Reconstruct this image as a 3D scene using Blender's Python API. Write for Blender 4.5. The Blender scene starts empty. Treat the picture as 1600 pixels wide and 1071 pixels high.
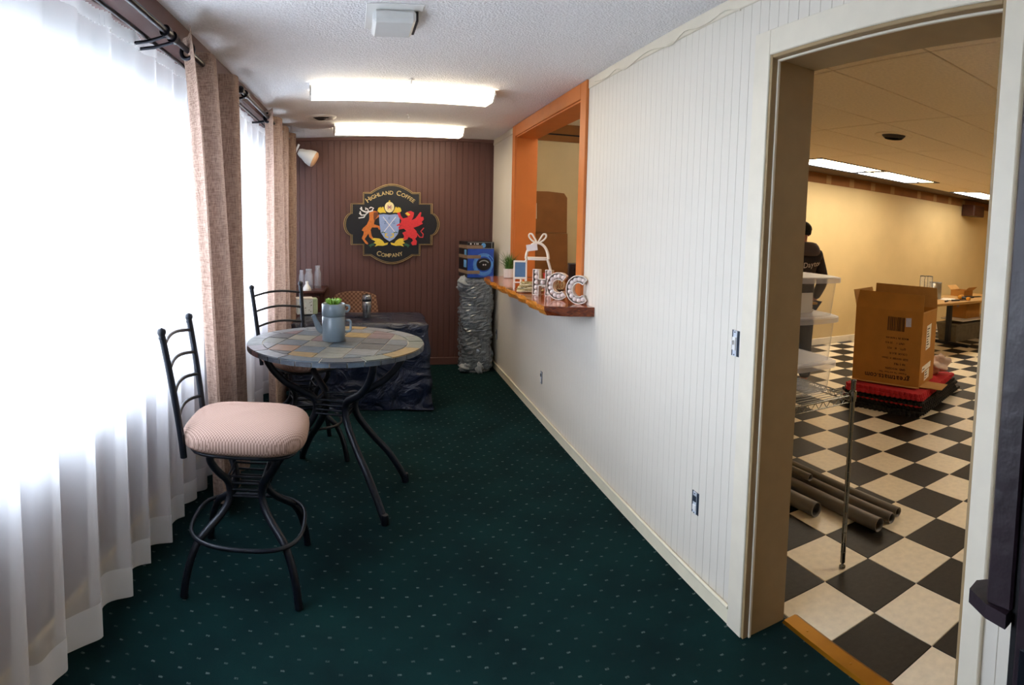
import bpy, math, random
from mathutils import Vector, Matrix, Quaternion

random.seed(7)
SC = bpy.context.scene
COL = SC.collection
PI = math.pi

# ------------------------------------------------------------------ camera
# a stitched phone panorama: cylindrical projection, about 100 degrees wide, tilted down a little
EYE = 1.605
PXR, PCX, PCY, TILT = 911.6, 578.6, 425.9, 0.0831
cam_data = bpy.data.cameras.new('camera')
cam = bpy.data.objects.new('camera', cam_data)
COL.objects.link(cam)
cam_data.type = 'PANO'
cam_data.panorama_type = 'CENTRAL_CYLINDRICAL'
cam_data.central_cylindrical_radius = 1.0
cam_data.central_cylindrical_range_u_min = (0 - PCX) / PXR
cam_data.central_cylindrical_range_u_max = (1600 - PCX) / PXR
cam_data.central_cylindrical_range_v_min = (PCY - 1071) / PXR
cam_data.central_cylindrical_range_v_max = PCY / PXR
cam_data.clip_start = 0.02
_up = Vector((0, TILT, 1)).normalized()
_fw = (Vector((0, 1, 0)) - _up * _up.y).normalized()
_rt = _fw.cross(_up)
cam.matrix_world = Matrix(((_rt.x, _up.x, -_fw.x, 0), (_rt.y, _up.y, -_fw.y, 0), (_rt.z, _up.z, -_fw.z, EYE), (0, 0, 0, 1)))
SC.camera = cam

# ------------------------------------------------------------------ world, exposure
world = bpy.data.worlds.new('overcast_sky')
SC.world = world
world.use_nodes = True
wbg = world.node_tree.nodes['Background']
wbg.inputs['Color'].default_value = (0.78, 0.86, 1.0, 1)
wbg.inputs['Strength'].default_value = 18.0
SC.view_settings.view_transform = 'Standard'
SC.view_settings.look = 'None'
SC.view_settings.gamma = 1.0
SC.view_settings.use_curve_mapping = False
SC.view_settings.exposure = 0.1
SC.cycles.max_bounces = 10
SC.cycles.diffuse_bounces = 6
SC.cycles.transparent_max_bounces = 24
SC.cycles.sample_clamp_indirect = 6.0
SC.cycles.use_denoising = True
FLUO = 13.0         # strength of the corridor's fluorescent diffusers
PANEL = 15.0        # strength of the big room's ceiling panels

# ------------------------------------------------------------------ materials
MATS = {}
def srgb(h):
    h = h.lstrip('#')
    c = [int(h[i:i + 2], 16) / 255 for i in (0, 2, 4)]
    return tuple(x / 12.92 if x <= .04045 else ((x + .055) / 1.055) ** 2.4 for x in c) + (1,)

def newmat(name):
    m = bpy.data.materials.new(name)
    m.use_nodes = True
    nt = m.node_tree
    b = nt.nodes['Principled BSDF']
    MATS[name] = m
    return m, nt, b

def N(nt, kind, **kw):
    n = nt.nodes.new(kind)
    for k, v in kw.items():
        if k in n.inputs.keys():
            n.inputs[k].default_value = v
        else:
            setattr(n, k, v)
    return n

def mat(name, col, rough=.6, metal=0., var=.08, scale=14., bump=0., bscale=60., spec=.5, coat=0., alpha=None, trans=0., bdist=.01):
    """plain procedural material: base colour modulated by noise, optional fine bump"""
    m, nt, b = newmat(name)
    c = srgb(col) if isinstance(col, str) else col
    co = N(nt, 'ShaderNodeTexCoord')
    nz = N(nt, 'ShaderNodeTexNoise', Scale=scale, Detail=4.0)
    nt.links.new(co.outputs['Object'], nz.inputs['Vector'])
    rp = N(nt, 'ShaderNodeValToRGB')
    rp.color_ramp.elements[0].position = .3
    rp.color_ramp.elements[1].position = .7
    rp.color_ramp.elements[0].color = tuple(x * (1 - var) for x in c[:3]) + (1,)
    rp.color_ramp.elements[1].color = tuple(min(1, x * (1 + var)) for x in c[:3]) + (1,)
    nt.links.new(nz.outputs['Fac'], rp.inputs['Fac'])
    nt.links.new(rp.outputs['Color'], b.inputs['Base Color'])
    b.inputs['Roughness'].default_value = rough
    b.inputs['Metallic'].default_value = metal
    b.inputs['Specular IOR Level'].default_value = spec
    b.inputs['Coat Weight'].default_value = coat
    b.inputs['Transmission Weight'].default_value = trans
    if bump:
        n2 = N(nt, 'ShaderNodeTexNoise', Scale=bscale, Detail=3.0)
        nt.links.new(co.outputs['Object'], n2.inputs['Vector'])
        bp = N(nt, 'ShaderNodeBump', Strength=bump, Distance=bdist)
        nt.links.new(n2.outputs['Fac'], bp.inputs['Height'])
        nt.links.new(bp.outputs['Normal'], b.inputs['Normal'])
    return m

def emit(name, col, strength):
    m, nt, b = newmat(name)
    b.inputs['Base Color'].default_value = (.8, .8, .8, 1)
    b.inputs['Emission Color'].default_value = col
    b.inputs['Emission Strength'].default_value = strength
    return m

def clear(name, tint, haze, rough=.1, hazecol=None):
    """thin clear plastic or glass: mostly see-through, some gloss, some milky scatter"""
    m, nt, b = newmat(name)
    tr = N(nt, 'ShaderNodeBsdfTransparent', Color=tint)
    b.inputs['Base Color'].default_value = hazecol or (.85, .87, .9, 1)
    b.inputs['Roughness'].default_value = rough
    fr = N(nt, 'ShaderNodeLayerWeight', Blend=.35)
    pw = N(nt, 'ShaderNodeMath', operation='POWER'); pw.inputs[1].default_value = 4.0
    nt.links.new(fr.outputs['Facing'], pw.inputs[0])
    ad = N(nt, 'ShaderNodeMath', operation='ADD', use_clamp=True)
    ad.inputs[1].default_value = haze + .03
    nt.links.new(pw.outputs[0], ad.inputs[0])
    mx = N(nt, 'ShaderNodeMixShader')
    nt.links.new(ad.outputs[0], mx.inputs[0])
    nt.links.new(tr.outputs[0], mx.inputs[1])
    nt.links.new(b.outputs[0], mx.inputs[2])
    nt.links.new(mx.outputs[0], nt.nodes['Material Output'].inputs['Surface'])
    return m

def sheer(name, see, col):
    m, nt, b = newmat(name)
    nt.nodes.remove(b)
    tr = N(nt, 'ShaderNodeBsdfTransparent', Color=(1, 1, 1, 1))
    tl = N(nt, 'ShaderNodeBsdfTranslucent', Color=col)
    df = N(nt, 'ShaderNodeBsdfDiffuse', Color=col)
    m1 = N(nt, 'ShaderNodeMixShader', Fac=.45)
    nt.links.new(tl.outputs[0], m1.inputs[1])
    nt.links.new(df.outputs[0], m1.inputs[2])
    m2 = N(nt, 'ShaderNodeMixShader', Fac=1 - see)
    nt.links.new(tr.outputs[0], m2.inputs[1])
    nt.links.new(m1.outputs[0], m2.inputs[2])
    nt.links.new(m2.outputs[0], nt.nodes['Material Output'].inputs['Surface'])
    return m

def carpet_mat():
    m, nt, b = newmat('carpet')
    co = N(nt, 'ShaderNodeTexCoord')
    sp = N(nt, 'ShaderNodeSeparateXYZ')
    nt.links.new(co.outputs['Object'], sp.inputs[0])
    def M(op, a, c=None, d=None):
        n = N(nt, 'ShaderNodeMath', operation=op)
        for i, v in enumerate((a, c, d)):
            if v is None: continue
            if isinstance(v, (int, float)): n.inputs[i].default_value = v
            else: nt.links.new(v, n.inputs[i])
        return n.outputs[0]
    u = M('DIVIDE', sp.outputs[0], .105)
    v = M('DIVIDE', sp.outputs[1], .062)
    row = M('FLOOR', v)
    off = M('MULTIPLY', M('MODULO', M('ADD', row, 100), 2), .5)
    fu = M('ABSOLUTE', M('SUBTRACT', M('FRACT', M('ADD', u, off)), .5))
    fv = M('ABSOLUTE', M('SUBTRACT', M('FRACT', v), .5))
    mk = M('MULTIPLY', M('LESS_THAN', fu, .07), M('LESS_THAN', fv, .075))
    nz = N(nt, 'ShaderNodeTexNoise', Scale=220.0, Detail=2.0)
    nt.links.new(co.outputs['Object'], nz.inputs['Vector'])
    mk = M('MULTIPLY', mk, M('GREATER_THAN', nz.outputs['Fac'], .43))
    cb_ = N(nt, 'ShaderNodeCombineXYZ')
    nt.links.new(M('FLOOR', M('ADD', u, off)), cb_.inputs[0]); nt.links.new(row, cb_.inputs[1])
    wn = N(nt, 'ShaderNodeTexWhiteNoise')
    nt.links.new(cb_.outputs[0], wn.inputs['Vector'])
    mk = M('MULTIPLY', mk, M('ADD', M('MULTIPLY', wn.outputs['Value'], .75), .25))
    n2 = N(nt, 'ShaderNodeTexNoise', Scale=3.0, Detail=5.0)
    nt.links.new(co.outputs['Object'], n2.inputs['Vector'])
    rp = N(nt, 'ShaderNodeValToRGB')
    rp.color_ramp.elements[0].color = srgb('#071d1f'); rp.color_ramp.elements[0].position = .3
    rp.color_ramp.elements[1].color = srgb('#0c2b2b'); rp.color_ramp.elements[1].position = .75
    nt.links.new(n2.outputs['Fac'], rp.inputs['Fac'])
    mx = N(nt, 'ShaderNodeMix', data_type='RGBA')
    nt.links.new(mk, mx.inputs[0])
    nt.links.new(rp.outputs[0], mx.inputs[6])
    mx.inputs[7].default_value = srgb('#5a6763')
    nt.links.new(mx.outputs[2], b.inputs['Base Color'])
    b.inputs['Roughness'].default_value = .95
    b.inputs['Specular IOR Level'].default_value = .1
    n3 = N(nt, 'ShaderNodeTexNoise', Scale=500.0, Detail=2.0)
    nt.links.new(co.outputs['Object'], n3.inputs['Vector'])
    bp = N(nt, 'ShaderNodeBump', Strength=.5, Distance=.004)
    nt.links.new(n3.outputs['Fac'], bp.inputs['Height'])
    nt.links.new(bp.outputs[0], b.inputs['Normal'])
    return m

def weave_mat(name, c1, c2, scale, bump=.6, flat=(1, 1, 0)):
    """woven cloth: two crossing wave textures"""
    m, nt, b = newmat(name)
    co = N(nt, 'ShaderNodeTexCoord')
    ck = N(nt, 'ShaderNodeTexChecker', Scale=scale)
    nz = N(nt, 'ShaderNodeTexNoise', Scale=scale * .25, Detail=4.0)
    fl = N(nt, 'ShaderNodeMapping'); fl.inputs['Scale'].default_value = flat
    fl.inputs['Location'].default_value = (0, 0, .0013)
    nt.links.new(co.outputs['Object'], fl.inputs['Vector'])
    nt.links.new(fl.outputs[0], ck.inputs['Vector'])
    nt.links.new(co.outputs['Object'], nz.inputs['Vector'])
    ck.inputs['Color1'].default_value = srgb(c1)
    ck.inputs['Color2'].default_value = srgb(c2)
    mx = N(nt, 'ShaderNodeMix', data_type='RGBA', blend_type='MULTIPLY')
    mx.inputs[0].default_value = .5
    nt.links.new(ck.outputs['Color'], mx.inputs[6])
    nt.links.new(nz.outputs['Color'], mx.inputs[7])
    hs = N(nt, 'ShaderNodeHueSaturation', Saturation=.9, Value=1.35)
    nt.links.new(mx.outputs[2], hs.inputs['Color'])
    nt.links.new(ck.outputs['Color'], b.inputs['Base Color'])
    b.inputs['Roughness'].default_value = .9
    b.inputs['Specular IOR Level'].default_value = .15
    bp = N(nt, 'ShaderNodeBump', Strength=bump, Distance=.003)
    nt.links.new(ck.outputs['Fac'], bp.inputs['Height'])
    nt.links.new(bp.outputs[0], b.inputs['Normal'])
    return m

def linen_mat(name, c1, c2):
    m, nt, b = newmat(name)
    co = N(nt, 'ShaderNodeTexCoord')
    outs = []
    for sc in ((60, 60, 900), (700, 700, 40)):
        mp = N(nt, 'ShaderNodeMapping')
        mp.inputs['Scale'].default_value = sc
        nt.links.new(co.outputs['Object'], mp.inputs['Vector'])
        nz = N(nt, 'ShaderNodeTexNoise', Scale=.35, Detail=2.0)
        nt.links.new(mp.outputs[0], nz.inputs['Vector'])
        outs.append(nz.outputs['Fac'])
    ad = N(nt, 'ShaderNodeMath', operation='ADD')
    nt.links.new(outs[0], ad.inputs[0]); nt.links.new(outs[1], ad.inputs[1])
    rp = N(nt, 'ShaderNodeValToRGB')
    rp.color_ramp.elements[0].position = .38; rp.color_ramp.elements[0].color = srgb(c1)
    rp.color_ramp.elements[1].position = .62; rp.color_ramp.elements[1].color = srgb(c2)
    hf = N(nt, 'ShaderNodeMath', operation='MULTIPLY'); hf.inputs[1].default_value = .5
    nt.links.new(ad.outputs[0], hf.inputs[0])
    nt.links.new(hf.outputs[0], rp.inputs['Fac'])
    nt.links.new(rp.outputs[0], b.inputs['Base Color'])
    b.inputs['Roughness'].default_value = .9
    b.inputs['Specular IOR Level'].default_value = .1
    tl = N(nt, 'ShaderNodeBsdfTranslucent')
    nt.links.new(rp.outputs[0], tl.inputs['Color'])
    ms = N(nt, 'ShaderNodeMixShader', Fac=.22)
    nt.links.new(b.outputs[0], ms.inputs[1]); nt.links.new(tl.outputs[0], ms.inputs[2])
    nt.links.new(ms.outputs[0], nt.nodes['Material Output'].inputs['Surface'])
    return m

def wood_mat(name, cols, scale=(1.2, .28, 4.), rough=.18, coat=.6):
    m, nt, b = newmat(name)
    co = N(nt, 'ShaderNodeTexCoord')
    mp = N(nt, 'ShaderNodeMapping'); mp.inputs['Scale'].default_value = scale
    nt.links.new(co.outputs['Object'], mp.inputs['Vector'])
    nz = N(nt, 'ShaderNodeTexNoise', Scale=6.0, Detail=7.0, Distortion=1.8)
    nt.links.new(mp.outputs[0], nz.inputs['Vector'])
    rp = N(nt, 'ShaderNodeValToRGB')
    el = rp.color_ramp.elements
    el[0].position = .28; el[0].color = srgb(cols[0])
    el[1].position = .72; el[1].color = srgb(cols[-1])
    for i, c in enumerate(cols[1:-1]):
        e = el.new(.28 + .44 * (i + 1) / (len(cols) - 1)); e.color = srgb(c)
    nt.links.new(nz.outputs['Fac'], rp.inputs['Fac'])
    nt.links.new(rp.outputs[0], b.inputs['Base Color'])
    b.inputs['Roughness'].default_value = rough
    b.inputs['Coat Weight'].default_value = coat
    b.inputs['Coat Roughness'].default_value = .08
    return m

def checker_mat():
    m, nt, b = newmat('checker_floor_base')
    co = N(nt, 'ShaderNodeTexCoord')
    ck = N(nt, 'ShaderNodeTexChecker', Scale=1 / .3048)
    mp = N(nt, 'ShaderNodeMapping'); mp.inputs['Location'].default_value = (-TX0, -TY0, .15)
    nt.links.new(co.outputs['Object'], mp.inputs['Vector'])
    nt.links.new(mp.outputs[0], ck.inputs['Vector'])
    ck.inputs['Color1'].default_value = srgb('#d8c8a8')
    ck.inputs['Color2'].default_value = srgb('#1d1a16')
    nt.links.new(ck.outputs[0], b.inputs['Base Color'])
    b.inputs['Roughness'].default_value = .4
    return m
TX0, TY0 = 1.9215, 1.5134

mat('white_wall', '#dcd5c9', .55, var=.025, scale=3)
mat('brown_wall', '#5a3a35', .55, var=.06, scale=3)
mat('ceiling_white', '#f3f2f4', .9, var=.06, scale=90, bump=1.0, bscale=95)
mat('jamb_tan', '#9c8460', .55, var=.05)  # jamb faces a darker tan than the casing
mat('cream_trim', '#dfd6c4', .5, var=.03)
mat('base_trim', '#e8dfc6', .45, var=.04)
mat('orange_paint', '#c5702f', .5, var=.05, scale=8)
mat('tan_wall', '#d3ba88', .7, var=.05, scale=2)
mat('kitchen_wall', '#d2bf96', .7, var=.07, scale=2)
mat('brown_band', '#8a5a2c', .8, var=.12, scale=5)
mat('band_plaster', '#a8814f', .8, var=.1, scale=9)
mat('ceiling_tile', '#f6e8d2', .9, var=.06, scale=50, bump=.5, bscale=150)
mat('grid_dark', '#5a4430', .8)
carpet_mat(); checker_mat()
mat('tile_cream', '#e2d5bc', .38, var=.08, scale=28, bump=.05)
mat('tile_black', '#171412', .5, var=.6, scale=40, bump=.05, spec=.3)
mat('brass', '#9c6c14', .35, .85, var=.15, scale=8)
mat('concrete', '#a8a8a4', .9, var=.1)
mat('black_metal', '#10151f', .38, .35, var=.2, spec=.5)
mat('rod_metal', '#1a1a22', .3, .7)
mat('purple_paint', '#251820', .45, var=.25, scale=18, bump=.25, bscale=25)
mat('gap_black', '#07060a', .8)
mat('white_plastic', '#e8e8e6', .45, var=.02)
mat('fixture_white', '#d8d8d6', .5, var=.02)
mat('grille_dark', '#3a3436', .7)
emit('fluorescent', (1, .86, .62, 1), FLUO)
emit('panel_glow', (1, .74, .40, 1), PANEL)
emit('kitchen_added_glow', (1, .82, .58, 1), 22)
emit('panel_cool', (.92, .93, .90, 1), PANEL)
sheer('sheer_cloth', .42, (.93, .93, .95, 1))
sheer('sheer_hem', .10, (.92, .92, .93, 1))
linen_mat('linen', '#7f675c', '#b49a8a')
weave_mat('seat_fabric', '#b89a8c', '#8f7468', 150)
weave_mat('basket_fabric', '#94735f', '#6b4d40', 45, .8, (1, 0, 1))
wood_mat('live_edge_wood', ['#4a1c0c', '#8c3d15', '#b85c22', '#c97a35'])
wood_mat('live_edge_bark', ['#6a3410', '#b3641c', '#d58c34', '#7a3c12'], (4, 3, 12), .3, .3)
wood_mat('end_grain', ['#34130a', '#6a2c12', '#8a4520'], (3, 3, 9), .25, .4)
wood_mat('raw_wood', ['#c9a560', '#e2c686'], (2, 2, 12), .6, 0)
wood_mat('dark_wood', ['#2c130e', '#4a2218'], (6, 1, 6), .4, .1)
wood_mat('table_wood', ['#9a7440', '#c49a58'], (.6, 4, 6), .5, .1)
for nm, c in {'slate_blue': '#4f5b66', 'slate_green': '#666d66', 'slate_grey': '#6e7276', 'slate_rust': '#86654c', 'slate_ochre': '#8f7444',
              'slate_purple': '#6b5356', 'slate_sand': '#7d7a6e', 'slate_dark': '#3d434c'}.items():
    mat(nm, tuple(q * .82 for q in srgb(c)[:3]) + (1,), .40, var=.26, scale=22, bump=.25, bscale=45)
mat('grout', '#b5aea2', .8, var=.08)
def tarp(name, col, sc, strength):
    m = mat(name, col, .34, var=.15, scale=3, spec=.55)
    nt = m.node_tree; b = nt.nodes['Principled BSDF']
    co = N(nt, 'ShaderNodeTexCoord')
    nz = N(nt, 'ShaderNodeTexNoise', Scale=sc, Detail=5.0, Distortion=1.2)
    nt.links.new(co.outputs['Object'], nz.inputs['Vector'])
    bp = N(nt, 'ShaderNodeBump', Strength=strength, Distance=.05)
    nt.links.new(nz.outputs['Fac'], bp.inputs['Height'])
    nt.links.new(bp.outputs[0], b.inputs['Normal'])
tarp('black_plastic', '#121a30', 6, 1.0)
tarp('wrap_plastic', '#6d7782', 18, .5)
MATS['wrap_plastic'].node_tree.nodes['Principled BSDF'].inputs['Roughness'].default_value = .10
MATS['wrap_plastic'].node_tree.nodes['Principled BSDF'].inputs['Coat Weight'].default_value = 1.0
mat('wrap_clear', '#9aa2aa', .3, var=.2, scale=20, bump=.8, bscale=30)
mat('teapot_grey', '#74828c', .35, var=.04, coat=.3)
mat('succulent', '#7fae3c', .5, var=.2, scale=40)
mat('grass_green', '#4d7a34', .6, var=.3, scale=40)
mat('ceramic_white', '#dcdad6', .4, var=.03)
mat('steel', '#8c9096', .25, .9, var=.05)
mat('dark_steel', '#20242c', .3, .6)
mat('tin', '#8c857a', .35, .7, var=.1)
mat('sign_black', '#0f131d', .4, var=.05)
mat('sign_gold', '#b59a68', .35, .6, var=.15)
mat('letter_gold', '#c9b27c', .45, .2, var=.1)
mat('crest_gold', '#d9bd3c', .5, var=.1, scale=90)
mat('crest_orange', '#c8702c', .55, var=.15, scale=60)
mat('crest_brown', '#6e3a22', .6)
mat('crest_white', '#e6e6ec', .5)
mat('crest_red', '#cf2b35', .5, var=.1, scale=60)
mat('crest_blue', '#8fa5d8', .4, var=.06, scale=60)
mat('crest_blue_dark', '#5b74ad', .5)
mat('crest_green', '#2c5a44', .6)
mat('crest_cream', '#e5d9a8', .5)
mat('crest_pink', '#a86c8c', .5)
mat('product_blue', '#1e4fb8', .35, var=.18, scale=14, coat=.3)
mat('product_light', '#6ab0f2', .35, var=.15, scale=30)
mat('product_black', '#14161c', .35)
mat('product_silver', '#a9aeb4', .35, .5)
mat('kraft_tape', '#8a7562', .5, var=.1)
mat('cardboard', '#a9742f', .8, var=.08, scale=6)
mat('cardboard_brown', '#8a5a30', .8, var=.1, scale=6)
mat('cardboard_inside', '#b58a50', .85, var=.06)
mat('print_dark', '#2c1c0e', .8)
mat('sticker_white', '#e6e2d8', .6, var=.05, scale=60)
mat('sticker_blue', '#b9bede', .6, var=.1, scale=60)
mat('foam_red', '#b3202c', .85, var=.1, bump=.3, bscale=200)
mat('foam_black', '#1b1715', .85, var=.2, bump=.3, bscale=200)
clear('bin_plastic', (.95, .95, .96, 1), .05, .2)
clear('bin_lid', (.9, .9, .93, 1), .42, .35, (.78, .78, .86, 1))
clear('glass', (.98, .99, 1, 1), .02, .03)
clear('window_glass', (.97, .99, 1, 1), .0, .02)
clear('jar_glass', (.93, .93, .95, 1), .10, .06)
mat('paper_white', '#e4ded6', .8, var=.04)
mat('chrome', '#83837f', .16, 1., var=.05)
mat('pipe_grey', '#6c6762', .5, var=.08)
mat('pipe_bore_shade', '#2c2926', .8)
mat('bag_plastic', '#c9b3a8', .4, var=.15, scale=9, bump=.5, bscale=18)
mat('rope', '#c2b28e', .85, var=.2, scale=90)
mat('burlap', '#9a8a5e', .85, var=.3, scale=80, bump=.8, bscale=90)
mat('chalk_blue', '#4c7099', .7, var=.1)
mat('bulb_pearl', '#e6d9d4', .3, var=.05, coat=.3)
mat('zinc', '#dcd2c6', .5, .1, var=.08)
mat('hoodie', '#2b2428', .9, var=.15, scale=40)
mat('hood_inner', '#51474b', .9)
mat('denim', '#232a3a', .9)
mat('skin', '#b9745c', .6, var=.04)
mat('cap_black', '#17130f', .85, var=.2)
mat('hair_black', '#0c0908', .9)
mat('shoe', '#1c1a1a', .7)
mat('print_light', '#c9bdb4', .8)
mat('tool_yellow', '#c98a1c', .5)
mat('tool_black', '#1a1714', .5)
mat('red_plastic', '#b02a26', .4)
mat('outlet_metal', '#cfd6e0', .35, .3)
mat('outlet_dark', '#1f2a3a', .6)
mat('lens_tan', '#c99c78', .4, var=.05)
mat('tin_white', '#cfdade', .5, var=.08, scale=60)
mat('soap_label', '#a5b89a', .6, var=.12, scale=70)
mat('kitchen_counter', '#8b7a63', .6)
mat('tote_grey', '#6b6353', .6, var=.2)

# ------------------------------------------------------------------ geometry helpers
class G:
    """collects faces of ONE part, then links it as one mesh object"""
    def __init__(self):
        self.v, self.f, self.s, self.m = [], [], [], []
        self.mi = 0
    def add(self, vs, fs, smooth=False, mi=None):
        b = len(self.v)
        self.v += [tuple(p) for p in vs]
        for q in fs:
            self.f.append(tuple(i + b for i in q)); self.s.append(smooth); self.m.append(self.mi if mi is None else mi)
        return self
    def box(self, lo, hi, bev=0.):
        x0, y0, z0 = lo; x1, y1, z1 = hi
        if bev <= 0:
            vs = [(x, y, z) for z in (z0, z1) for y in (y0, y1) for x in (x0, x1)]
            return self.add(vs, [(0, 2, 3, 1), (4, 5, 7, 6), (0, 1, 5, 4), (2, 6, 7, 3), (0, 4, 6, 2), (1, 3, 7, 5)])
        # chamfered box
        c = [((x0 + x1) / 2), ((y0 + y1) / 2), ((z0 + z1) / 2)]
        h = [(x1 - x0) / 2, (y1 - y0) / 2, (z1 - z0) / 2]
        bev = min(bev, *[q * .9 for q in h])
        vs = []; idx = {}
        for sx in (-1, 1):
            for sy in (-1, 1):
                for sz in (-1, 1):
                    for ax in range(3):
                        p = [sx * (h[0] - bev), sy * (h[1] - bev), sz * (h[2] - bev)]
                        p[ax] = (sx, sy, sz)[ax] * h[ax]
                        idx[(sx, sy, sz, ax)] = len(vs)
                        vs.append((c[0] + p[0], c[1] + p[1], c[2] + p[2]))
        fs = []
        S = (-1, 1)
        for ax in range(3):
            a, b2 = [i for i in range(3) if i != ax]
            for s in S:
                q = []
                for (u, w) in ((-1, -1), (1, -1), (1, 1), (-1, 1)):
                    k = [0, 0, 0]; k[ax] = s; k[a] = u; k[b2] = w
                    q.append(idx[(k[0], k[1], k[2], ax)])
                fs.append(tuple(q))
        for ax in range(3):
            a, b2 = [i for i in range(3) if i != ax]
            for u in S:
                for w in S:
                    q = []
                    for (s, face) in ((-1, a), (1, a), (1, b2), (-1, b2)):
                        k = [0, 0, 0]; k[ax] = s; k[a] = u; k[b2] = w
                        q.append(idx[(k[0], k[1], k[2], face)])
                    fs.append(tuple(q))
        for sx in S:
            for sy in S:
                for sz in S:
                    fs.append(tuple(idx[(sx, sy, sz, ax)] for ax in range(3)))
        return self.add(vs, fs)
    def tube(self, pts, r, n=10, closed=False, caps=True, sx=1.):
        pts = [Vector(p) for p in pts]
        m = len(pts)
        rs = r if isinstance(r, (list, tuple)) else [r] * m
        tang = []
        for i in range(m):
            if closed: t = pts[(i + 1) % m] - pts[i - 1]
            else: t = pts[min(i + 1, m - 1)] - pts[max(i - 1, 0)]
            tang.append(t.normalized())
        up = Vector((0, 0, 1)) if abs(tang[0].z) < .9 else Vector((1, 0, 0))
        nr = tang[0].cross(up).normalized()
        vs = []
        for i in range(m):
            t = tang[i]
            nr = (nr - t * nr.dot(t)).normalized()
            bn = t.cross(nr)
            for k in range(n):
                a = 2 * PI * k / n
                vs.append(pts[i] + (nr * math.cos(a) * sx + bn * math.sin(a)) * rs[i])
        fs = []
        for i in range(m if closed else m - 1):
            j = (i + 1) % m
            for k in range(n):
                k2 = (k + 1) % n
                fs.append((i * n + k, i * n + k2, j * n + k2, j * n + k))
        self.add(vs, fs, True)
        if caps and not closed:
            self.add(vs[:n], [tuple(reversed(range(n)))])
            self.add(vs[-n:], [tuple(range(n))])
        return self
    def lathe(self, prof, n=24, c=(0, 0, 0), smooth=True, ax='z', caps=True):
        vs = []
        for (r, z) in prof:
            for k in range(n):
                a = 2 * PI * k / n
                p = (r * math.cos(a), r * math.sin(a), z)
                if ax == 'x': p = (p[2], p[0], p[1])
                if ax == 'y': p = (p[1], p[2], p[0])
                vs.append((c[0] + p[0], c[1] + p[1], c[2] + p[2]))
        fs = []
        for i in range(len(prof) - 1):
            for k in range(n):
                k2 = (k + 1) % n
                fs.append((i * n + k, i * n + k2, (i + 1) * n + k2, (i + 1) * n + k))
        self.add(vs, fs, smooth)
        if caps and prof[0][0] > 1e-4: self.add(vs[:n], [tuple(reversed(range(n)))])
        if caps and prof[-1][0] > 1e-4: self.add(vs[-n:], [tuple(range(n))])
        return self
    def ball(self, c, r, n=14, sz=1.):
        k = max(6, n // 2)
        return self.lathe([(max(1e-5, r * math.sin(PI * i / k)), -r * sz * math.cos(PI * i / k)) for i in range(k + 1)], n, c)
    def prism(self, poly, z0, z1, smooth=False):
        """2D polygon (counter-clockwise) extruded along z"""
        n = len(poly)
        area = sum(poly[i][0] * poly[(i + 1) % n][1] - poly[(i + 1) % n][0] * poly[i][1] for i in range(n))
        if area < 0: poly = list(reversed(poly))
        lo = [(x, y, z0) for x, y in poly]; hi = [(x, y, z1) for x, y in poly]
        self.add(lo, [tuple(reversed(range(n)))]); self.add(hi, [tuple(range(n))])
        self.add(lo + hi, [(i, (i + 1) % n, n + (i + 1) % n, n + i) for i in range(n)], smooth)
        return self
    def grid(self, fn, nu, nv, smooth=True, cu=False):
        vs = [fn(i / nu, j / nv) for j in range(nv + 1) for i in range(nu + (0 if cu else 1))]
        w = nu if cu else nu + 1
        fs = []
        for j in range(nv):
            for i in range(nu):
                i2 = (i + 1) % w if cu else i + 1
                fs.append((j * w + i, j * w + i2, (j + 1) * w + i2, (j + 1) * w + i))
        return self.add(vs, fs, smooth)
    def ribbon(self, pts, w, z0, z1):
        """flat strip following 2D points, extruded along z"""
        pts = [Vector((p[0], p[1])) for p in pts]
        L, R = [], []
        for i, p in enumerate(pts):
            t = (pts[min(i + 1, len(pts) - 1)] - pts[max(i - 1, 0)]).normalized()
            nr = Vector((-t.y, t.x)) * (w[i] if isinstance(w, (list, tuple)) else w) * .5
            L.append(p + nr); R.append(p - nr)
        for i in range(len(pts) - 1):
            self.prism([(R[i].x, R[i].y), (R[i + 1].x, R[i + 1].y), (L[i + 1].x, L[i + 1].y), (L[i].x, L[i].y)], z0, z1)
        return self
    def xf(self, M):
        self.v = [tuple(M @ Vector(p)) for p in self.v]
        return self
    def join(self, o, M=None):
        self.add([tuple(M @ Vector(p)) for p in o.v] if M else o.v, [])
        b = len(self.v) - len(o.v)
        for q, s, mi in zip(o.f, o.s, o.m):
            self.f.append(tuple(i + b for i in q)); self.s.append(s); self.m.append(mi)
        return self
    def mesh(self, name, mats):
        me = bpy.data.meshes.new(name)
        me.from_pydata(self.v, [], self.f)
        for m in (mats if isinstance(mats, (list, tuple)) else [mats]):
            me.materials.append(MATS[m])
        me.polygons.foreach_set('use_smooth', self.s)
        me.polygons.foreach_set('material_index', self.m)
        me.update()
        return me
    def build(self, name, mats, parent=None, loc=None, rot=None):
        o = bpy.data.objects.new(name, self.mesh(name, mats))
        COL.objects.link(o)
        if parent is not None: o.parent = parent
        if loc is not None: o.location = loc
        if rot is not None: o.rotation_euler = rot
        return o

def tag(o, label=None, cat=None, group=None, kind=None):
    if label: o['label'] = label
    if cat: o['category'] = cat
    if group: o['group'] = group
    if kind: o['kind'] = kind
    return o

def thing(name, label, cat, loc=(0, 0, 0), rz=0., group=None):
    o = bpy.data.objects.new(name, None)
    o.empty_display_size = .05
    COL.objects.link(o)
    o.location = loc; o.rotation_euler = (0, 0, rz)
    return tag(o, label, cat, group)

def struct(o, label=None, cat=None):
    return tag(o, label, cat, kind='structure')

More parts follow.
